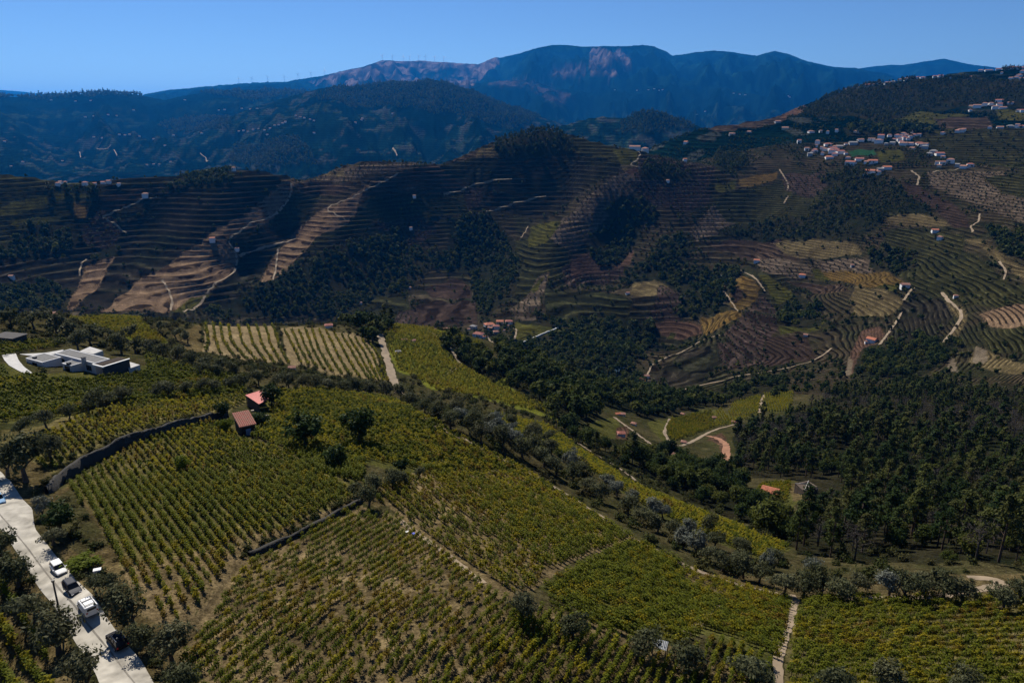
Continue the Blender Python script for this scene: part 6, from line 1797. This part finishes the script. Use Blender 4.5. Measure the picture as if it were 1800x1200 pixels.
def sheds():
    # open shed under a red sheet metal roof
    g = g3(457, 716, 120, 300)
    hi, lo = g.z + 3.3, g.z + 2.7
    a, b, c, d = plane_pt(431, 694, hi), plane_pt(464, 684, hi), plane_pt(482, 695, lo), plane_pt(455, 710, lo)
    e = empty('shed', g)
    L = [p - g for p in (a, b, c, d)]
    corrugated(L, .05, 14, M['metalred'], 'roof', e)
    for p in L:
        q = p * .94; MB().tube([(q.x, q.y, -.6), (q.x, q.y, p.z - .12)], .09, 6).build('post', e, M['wood'])
    w = MB()
    A, B_ = L[0] * .9, L[1] * .9
    w.add([(A.x, A.y, -.5), (B_.x, B_.y, -.5), (B_.x, B_.y, A.z - .3), (A.x, A.y, A.z - .3)], [(0, 1, 2, 3)])
    A2_, B2_ = L[0] * .9, L[3] * .9
    w.add([(A2_.x, A2_.y, -.5), (B2_.x, B2_.y, -.5), (B2_.x, B2_.y, B2_.z - .3), (A2_.x, A2_.y, A2_.z - .3)], [(3, 2, 1, 0)])
    w.build('wall', e, M['wood'])
    tag(e, 'open shed under a bright red corrugated metal roof', 'shed')
    # stone hut with tiles
    g = g3(432, 762, 120, 300)
    z1 = g.z + 2.9
    a, b, d = plane_pt(413, 727, z1 + .5), plane_pt(433, 723, z1 + .5), plane_pt(429, 750, z1 - .3)
    ex = Vector((b.x - a.x, b.y - a.y, 0)); wx = ex.length; ex.normalize()
    ey = Vector((d.x - a.x, d.y - a.y, 0)); wy = ey.length
    ey = (ey - ex * ey.dot(ex)); wy = ey.length; ey.normalize()
    yaw = math.atan2(ex.y, ex.x)
    c = Vector((a.x, a.y, 0)) + ex * wx / 2 + ey * wy / 2
    e = empty('stone_hut', (c.x, c.y, g.z), yaw)
    wx = max(wx, 3.2); wy = min(max(wy, 4.2), 7)
    MB().box(-wx / 2 + .15, wx / 2 - .15, -wy / 2 + .15, wy / 2 - .15, -1.2, 2.75).build('wall', e, M['stone'])
    MB().box(-.5, .5, -wy / 2 + .09, -wy / 2 + .16, 0, 1.9).build('door', e, M['bluewall'])
    # tiles laid in courses
    rows_n, cols_n = 14, 9
    tile = MB()
    tw = (wx + .3) / cols_n; tl = (wy + .3) / rows_n
    seg = 5
    V_, F_ = [], []
    for s_ in range(seg + 1):
        an = math.pi * s_ / seg
        for yy, rr in ((0, 1.0), (tl * 1.12, .86)):
            V_.append((-math.cos(an) * tw * .5 * rr, yy, math.sin(an) * tw * .38 * rr))
    for s_ in range(seg): F_.append((2 * s_, 2 * s_ + 2, 2 * s_ + 3, 2 * s_ + 1))
    tm = tile.add(V_, F_).mesh('tile', M['roofred'])
    tm2 = tm.copy(); tm2.materials[0] = M['roofdull']
    roof = MB().add([(-wx / 2 - .15, -wy / 2 - .15, 2.70), (wx / 2 + .15, -wy / 2 - .15, 2.70), (wx / 2 + .15, wy / 2 + .15, 3.5), (-wx / 2 - .15, wy / 2 + .15, 3.5),
                     (-wx / 2 - .15, -wy / 2 - .15, 2.58), (wx / 2 + .15, -wy / 2 - .15, 2.58), (wx / 2 + .15, wy / 2 + .15, 3.38), (-wx / 2 - .15, wy / 2 + .15, 3.38)],
                    [(0, 1, 2, 3), (7, 6, 5, 4), (0, 4, 5, 1), (1, 5, 6, 2), (2, 6, 7, 3), (3, 7, 4, 0)]).build('roof', e, M['roofdull'])
    sl = .8 / (wy + .3)
    for i in range(rows_n):
        for j in range(cols_n):
            o = part('tile', tm if random.random() < .6 else tm2, roof)
            o.location = (-wx / 2 - .15 + tw * (j + .5), -wy / 2 - .15 + tl * i, 2.72 + sl * tl * i + .01 * random.random())
            o.rotation_euler = (math.atan(sl), 0, random.uniform(-.03, .03))
    tag(e, 'small stone hut with an old red tile roof beside the lime tree', 'hut')
    # lean-to of zinc sheet between two olive trees
    g = g3(1160, 1150, 45, 160)
    hi, lo = g.z + 2.2, g.z + 1.9
    L = [p - g for p in (plane_pt(1147, 1120, hi), plane_pt(1175, 1127, hi), plane_pt(1171, 1143, lo), plane_pt(1147, 1134, lo))]
    e = empty('lean_to', g)
    corrugated(L, .035, 9, M['zinc'], 'roof', e)
    for p in L:
        q = p * .95; MB().tube([(q.x, q.y, -.4), (q.x, q.y, p.z - .08)], .06, 6).build('post', e, M['wood'])
    tag(e, 'small lean-to with a ribbed zinc roof between two bottom olive trees', 'shelter')
    # ruined house
    g = g3(1416, 866, 150, 330)
    e = empty('ruined_house', g, .35)
    w, d, t = 2.9, 2.3, .45
    for (x0, x1, y0, y1, hh) in ((-w, w, -d, -d + t, 2.1), (-w, w, d - t, d, 3.0), (-w, -w + t, -d + t, d - t, 2.4), (w - t, w, -d + t, d - t, 2.8)):
        MB().box(x0, x1, y0, y1, -1.5, hh).build('wall', e, M['ruinstone'])
    ap = (.4, .2, 3.3)
    for (x, y, z) in ((-w, -d, 2.2), (w, -d, 2.2), (w, d, 3.0), (-w, d, 3.0), (0, -d, 2.2)):
        MB().tube([(x, y, z), ap], .11, 5).build('beam', e, M['greywall'])
    MB().add([(-w, -d, 2.25), (w, -d, 2.25), (.4, .2, 3.15)], [(0, 1, 2)]).add([(-w, d, 3.0), (-w, -d, 2.3), (.35, .15, 3.15)], [(0, 1, 2)]).build('roof', e, M['wood'])
    tag(e, 'ruined stone house with bare white roof beams at the forest edge', 'ruin')
sheds()

# ------------------------------------------------------------------ cars
def paint(name, col, rough=.5):
    m = bpy.data.materials.new(name)
    n, l, b = nodes_of(m)
    b.inputs['Roughness'].default_value = rough
    b.inputs['Specular IOR Level'].default_value = .08
    tc = n.new('ShaderNodeTexCoord'); nz_ = n.new('ShaderNodeTexNoise'); nz_.inputs['Scale'].default_value = 2.5
    l.new(tc.outputs['Object'], nz_.inputs['Vector'])
    r = n.new('ShaderNodeValToRGB')
    r.color_ramp.elements[0].color = tuple(c * .9 for c in col) + (1,); r.color_ramp.elements[1].color = tuple(min(1, c * 1.05) for c in col) + (1,)
    l.new(nz_.outputs[0], r.inputs[0]); l.new(r.outputs[0], b.inputs['Base Color'])
    return m
M['pwhite'] = paint('white_paint', (.78, .78, .77)); M['pnavy'] = paint('navy_paint', (.010, .014, .028)); M['pblack'] = paint('black_paint', (.012, .011, .013)); M['pblue'] = paint('blue_paint', (.10, .26, .45))
M['headlamp'] = mat('headlamp_glass', (.70, .72, .75), .1, .05, 3.0, spec=.5)
M['taillamp'] = mat('taillamp_glass', (.35, .01, .01), .2, .05, 3.0, spec=.5)

def loft(sections, m, name, parent, closed_ends=True):
    n = len(sections[0])
    b = MB()
    v_ = [p for s in sections for p in s]
    f = []
    for i in range(len(sections) - 1):
        for k in range(n):
            f.append((i * n + k, i * n + (k + 1) % n, (i + 1) * n + (k + 1) % n, (i + 1) * n + k))
    f.append(tuple(range(n - 1, -1, -1))); f.append(tuple((len(sections) - 1) * n + k for k in range(n)))
    b.add(v_, f)
    o = b.build(name, parent, m, smooth=False)
    md = o.modifiers.new('bevel', 'BEVEL'); md.width = .05; md.segments = 2; md.limit_method = 'ANGLE'; md.angle_limit = .6
    return o

def car(px, py, toward_camera, L, Wd, H, style, body_m, label, r0=40, r1=240, glassroof=False):
    c = g3(px, py, r0, r1, .07)
    a = Vector(px2g(40, 930, 40, 300)); b_ = Vector(px2g(215, 1130, 40, 300))
    d = (b_ - a).normalized()
    yaw = math.atan2(d.y, d.x) + (0 if toward_camera else math.pi)
    root = empty('car' if style != 'van' else 'van', c, yaw, SC)
    w = Wd / 2
    def sec(x, wd, z0, z1, k=.10):
        return [(x, -wd * .86, z0), (x, wd * .86, z0), (x, wd, z0 + .18), (x, wd, z1 - k), (x, wd * .88, z1), (x, -wd * .88, z1), (x, -wd, z1 - k), (x, -wd, z0 + .18)]
    belt = H * (.60 if style != 'van' else .58)
    f, r = L / 2, -L / 2
    if style == 'van':
        S = [sec(r, w * .97, .35, H * .93), sec(r + .12, w, .25, H * .97), sec(r + L * .30, w, .22, H), sec(r + L * .55, w, .22, H), sec(f - L * .32, w * .985, .22, H * .97), sec(f - L * .18, w * .97, .22, belt + .06), sec(f - .35, w * .94, .24, belt - .12), sec(f, w * .82, .34, belt - .30)]
        body = loft(S, body_m, 'body', root)
        # windscreen and front side glass set proud of the body
        x1, x2 = f - L * .315, f - L * .185
        MB().add([(x2 + .03, -w * .82, belt + .09), (x2 + .03, w * .82, belt + .09), (x1 + .03, w * .78, H * .95), (x1 + .03, -w * .78, H * .95)], [(0, 1, 2, 3)]).build('windscreen', root, M['windark'])
        for s in (-1, 1):
            y = s * (w + .012)
            MB().add([(x1 - .75, y, belt), (x2 - .05, y * .985, belt), (x1 + .05, y * .99, H * .90), (x1 - .75, y, H * .90)], [(0, 1, 2, 3) if s < 0 else (3, 2, 1, 0)]).build('side_window', root, M['windark'])
            MB().tube([(r + L * .08, s * w * .72, H + .08), (r + L * .62, s * w * .72, H + .08)], .03, 6).build('roof_rail', root, M['blackp'])
        MB().box(r - .02, r + .01, -w * .7, w * .7, belt + .1, H * .84).build('rear_window', root, M['windark'])
        MB().box(r + L * .12, r + L * .15, -w * .8, w * .8, H + .06, H + .11).build('roof_bar', root, M['blackp'])
        MB().box(r + L * .42, r + L * .45, -w * .8, w * .8, H + .06, H + .11).build('roof_bar', root, M['blackp'])
    else:
        S = [sec(r, w * .84, .36, belt - .12), sec(r + .15, w * .95, .26, belt - .02), sec(r + L * .2, w, .22, belt), sec(0, w, .20, belt), sec(f - L * .30, w * .99, .22, belt - .01), sec(f - L * .12, w * .95, .24, belt - .16), sec(f - .12, w * .88, .28, belt - .26), sec(f, w * .74, .38, belt - .36)]
        body = loft(S, body_m, 'body', root)
        bx = (r + .10, f - L * .27) if style != 'sedan' else (r + L * .14, f - L * .28)
        tx = (r + L * .10, f - L * .42) if style != 'sedan' else (r + L * .28, f - L * .44)
        wb, wt = w * .91, w * .73
        gl = MB()
        gl.add([(bx[0], -wb, belt - .03), (bx[1], -wb * .96, belt - .03), (bx[1], wb * .96, belt - .03), (bx[0], wb, belt - .03), (tx[0], -wt, H - .05), (tx[1], -wt, H - .05), (tx[1], wt, H - .05), (tx[0], wt, H - .05)],
               [(0, 1, 5, 4), (1, 2, 6, 5), (2, 3, 7, 6), (3, 0, 4, 7), (4, 5, 6, 7)])
        gl.build('window_glass', root, M['windark'])
        rf = MB().add([(tx[0] - .06, -wt - .03, H - .06), (tx[1] + .03, -wt - .03, H - .06), (tx[1] + .03, wt + .03, H - .06), (tx[0] - .06, wt + .03, H - .06), (tx[0] + .1, -wt * .82, H), (tx[1] - .12, -wt * .82, H), (tx[1] - .12, wt * .82, H), (tx[0] + .1, wt * .82, H)],
                      [(0, 1, 5, 4), (1, 2, 6, 5), (2, 3, 7, 6), (3, 0, 4, 7), (4, 5, 6, 7)]).build('roof', root, body_m)
        if glassroof:
            for q in (0, 1):
                x0 = tx[0] + .3 + q * (tx[1] - tx[0] - .5) / 2
                MB().box(x0, x0 + (tx[1] - tx[0] - .7) / 2, -wt * .6, wt * .6, H - .01, H + .015).build('roof_window', rf, M['windark'])
            for s in (-1, 1):
                MB().tube([(tx[0], s * wt * .92, H + .03), (tx[1] - .1, s * wt * .92, H + .03)], .03, 6).build('roof_rail', root, M['chrome'])
        for s in (-1, 1):    # pillars
            for q in (.36, .68):
                xb = bx[0] + (bx[1] - bx[0]) * q; xt = tx[0] + (tx[1] - tx[0]) * q
                MB().tube([(xb, s * (wb * .98), belt - .02), (xt, s * (wt + .01), H - .06)], .045, 5).build('pillar', root, body_m)
    for s in (-1, 1):
        MB().box(f - L * .30, f - L * .30 + .14, s * (w + .10) - .10, s * (w + .10) + .10, belt - .04, belt + .14).build('side_mirror', root, body_m)
        MB().box(f - .22, f - .02, s * w * .62 - .17, s * w * .62 + .17, belt - .46, belt - .30).build('headlight', root, M['headlamp'])
        MB().box(r - .02, r + .12, s * w * .78 - .12, s * w * .78 + .12, belt - .28, belt - .02).build('taillight', root, M['taillamp'])
    MB().box(f - .05, f + .02, -w * .4, w * .4, .42, belt - .45).build('grille', root, M['blackp'])
    wheel = MB().tube([(0, -.11, 0), (0, .11, 0)], .33, 16).mesh('wheel', M['rubber'])
    rim = MB().tube([(0, -.125, 0), (0, .125, 0)], .20, 12).mesh('rim', M['chrome'])
    for sx in (f - L * .19, r + L * .19):
        for s in (-1, 1):
            o = part('wheel', wheel, root); o.location = (sx, s * (w - .10), .33)
            part('rim', rim, o)
    tag(root, label, 'car' if style != 'van' else 'van', 'vehicles parked along the pale road')
    return root

car(104, 1004, True, 4.1, 1.75, 1.50, 'hatch', M['pwhite'], 'white hatchback at the far end of the parked row, facing the camera')
car(128, 1039, True, 4.3, 1.80, 1.62, 'hatch', M['pnavy'], 'dark navy car parked between the white hatchback and the white van')
car(155, 1073, False, 4.3, 1.80, 1.85, 'van', M['pwhite'], 'white van with black roof bars seen from behind')
car(207, 1131, False, 4.5, 1.85, 1.58, 'hatch', M['pblack'], 'black car with a glass roof standing nearest on the road', glassroof=True)
car(-2, 883, True, 4.6, 1.85, 1.80, 'hatch', M['pblue'], 'blue car with a pale roof cut by the left picture edge')

# ------------------------------------------------------------------ small things
p = g3(111, 1104, 40, 200)
e = empty('utility_pole', p)
MB().tube([(0, 0, -.8), (0, 0, 5.6)], [.12, .08], 8).build('pole', e, M['wood'])
MB().box(-.12, .12, -.10, .10, 5.6, 5.78).build('cap', e, M['blackp'])
tag(e, 'thin dark utility pole beside the pale road', 'pole')

def tub(px, py, m, r, h, name, label, cat, square=False):
    p = g3(px, py, 45, 240)
    e = empty(name, p, .4, SC)
    b = MB()
    if square:
        b.box(-r, r, -r * .7, r * .7, 0, h); b.build('body', e, m)
        MB().box(-r - .03, r + .03, -r * .7 - .03, r * .7 + .03, h - .06, h + .01).build('rim', e, m)
    else:
        b.tube([(0, 0, 0), (0, 0, h * .5), (0, 0, h)], [r * .85, r, r], 14); b.build('body', e, m)
        MB().tube([(0, 0, h - .03), (0, 0, h + .03)], r * 1.06, 14).build('rim', e, m)
    tag(e, label, cat)
M['tubblue'] = mat('blue_plastic', (.03, .06, .42), .5, .1, 3.0)
tub(727, 943, M['tubblue'], .33, .8, 'tub', 'blue plastic tub at the edge of the middle vine rows', 'tub')
tub(716, 936, M['whitewall'], .36, .35, 'crate', 'white harvest crate beside the blue tub', 'crate', True)
tub(173, 1012, M['whitewall'], .55, 1.3, 'water_tank', 'white water tank half hidden by olives beside the parked cars', 'tank', True)
for i, (a, b_) in enumerate([(415, 731), (470, 729), (444, 720)]):
    tub(a, b_ + 3, M['stonepale'], .45, .5, 'stone_block', ['pale stone block left of the tiled hut', 'pale stone block below the red metal roof', 'pale stone block between the two red roofs'][i], 'stone', True)

# ------------------------------------------------------------------ people
M['skin'] = mat('skin', (.42, .24, .16), .6, .05, 5.0)
M['clothdark'] = mat('dark_cloth', (.018, .018, .024), .9, .15, 8.0)
M['clothblue'] = mat('denim', (.035, .05, .09), .9, .15, 8.0)
M['hair'] = mat('hair', (.02, .015, .012), .7, .2, 20.0)
def person(px, py, yaw, bend, label, shirt):
    p = g3(px, py, 45, 240)
    e = empty('person', p, yaw, SC)
    B = math.radians(bend)
    def up(z):                      # torso bends forward at the hip
        d = max(0, z - .92)
        return (math.sin(B) * d, 0, min(z, .92) + math.cos(B) * d)
    J = {'pel': (0, 0, .92), 'waist': up(1.08), 'chest': up(1.30), 'neck': up(1.50), 'head': up(1.60), 'crown': up(1.74)}
    sh = up(1.42)
    vs_, es, rad = [], [], []
    def v(pt, r): vs_.append(pt); rad.append(r); return len(vs_) - 1
    pel = v(J['pel'], (.16, .13)); wa = v(J['waist'], (.14, .11)); ch = v(J['chest'], (.17, .12)); nk = v(J['neck'], (.055, .06)); hd = v(J['head'], (.095, .09)); cr = v(J['crown'], (.08, .075))
    es += [(pel, wa), (wa, ch), (ch, nk), (nk, hd), (hd, cr)]
    for s in (-1, 1):
        a = v((sh[0], s * .19, sh[2]), (.065, .065)); b_ = v((sh[0] + .08, s * .25, sh[2] - .27), (.048, .048)); c = v((sh[0] + .26, s * .21, sh[2] - .44), (.036, .034)); d = v((sh[0] + .34, s * .20, sh[2] - .50), (.034, .02))
        es += [(ch, a), (a, b_), (b_, c), (c, d)]
        h = v((0, s * .10, .86), (.095, .095)); k = v((.05 * s, s * .12, .48), (.065, .065)); f = v((.0 + .06 * s, s * .12, .09), (.045, .045)); t = v((.15 + .06 * s, s * .14, .045), (.04, .035))
        es += [(pel, h), (h, k), (k, f), (f, t)]
    me = bpy.data.meshes.new('body'); me.from_pydata(vs_, es, []); me.update()
    me.materials.append(M['clothblue']); me.materials.append(shirt); me.materials.append(M['skin'])
    o = part('body', me, e)
    md = o.modifiers.new('skin', 'SKIN'); md.use_smooth_shade = True
    sv = me.skin_vertices[0].data
    for i, r in enumerate(rad): sv[i].radius = r
    sv[0].use_root = True
    o.modifiers.new('sub', 'SUBSURF').levels = 1
    o.modifiers['sub'].render_levels = 1
    # bake so that clothes and skin can be told apart
    dg = bpy.context.evaluated_depsgraph_get()
    bm_ = bpy.data.meshes.new_from_object(o.evaluated_get(dg))
    o.modifiers.clear(); o.data = bm_
    for m_ in list(bm_.materials): pass
    hx, hz = J['head'][0], J['head'][2]
    for pl in bm_.polygons:
        c = pl.center
        if (c.x - hx) ** 2 + c.y ** 2 + (c.z - hz - .03) ** 2 < .17 ** 2: pl.material_index = 2
        elif (abs(c.y) > .15 and c.x > sh[0] + .2): pl.material_index = 2
        elif c.z > .93 or c.x > .2: pl.material_index = 1
        else: pl.material_index = 0
    hr = MB()
    hc = Vector(J['crown'])
    hr.tube([hc + Vector((-.02, 0, -.06)), hc + Vector((-.01, 0, .02)), hc + Vector((0, 0, .06))], [.115, .10, .03], 10)
    hr.tube([hc + Vector((0, 0, -.065)), hc + Vector((0, 0, -.05))], [.19, .18], 12)
    hr.build('hat', e, M['hair'])
    tag(e, label, 'person')
bpy.context.view_layer.update()
person(350, 1166, 2.4, 25, 'person in dark clothes standing at the corner of the sparse plot', M['clothdark'])
person(690, 930, -.6, 40, 'stooping person in dark clothes at the top of the sparse plot', M['clothdark'])

# ------------------------------------------------------------------ haze: even air round the whole scene
def add_haze():
    lo, hi = Vector((-47000, -47000, ZC - 480)), Vector((47000, 47000, ZC + 1080))
    co = [(x, y, z) for x in (lo.x, hi.x) for y in (lo.y, hi.y) for z in (lo.z, hi.z)]
    f = [(0, 1, 3, 2), (4, 6, 7, 5), (0, 4, 5, 1), (2, 3, 7, 6), (0, 2, 6, 4), (1, 5, 7, 3)]
    m = bpy.data.materials.new('haze')
    m.use_nodes = True
    n = m.node_tree.nodes; l = m.node_tree.links
    n.remove(n['Principled BSDF'])
    pv = n.new('ShaderNodeVolumePrincipled')
    pv.inputs['Color'].default_value = HAZE_COL + (1,)
    pv.inputs['Density'].default_value = HAZE_DEN
    pv.inputs['Anisotropy'].default_value = 0.3
    l.new(pv.outputs[0], n['Material Output'].inputs['Volume'])
    m.cycles.homogeneous_volume = True
    o = bpy.data.objects.new('haze', mesh_np('haze', co, f, [m]))
    COL.objects.link(o)
    o['kind'] = 'stuff'
    o['label'] = 'thin blue haze filling the air over the far hills'
    o['category'] = 'haze'

add_haze()
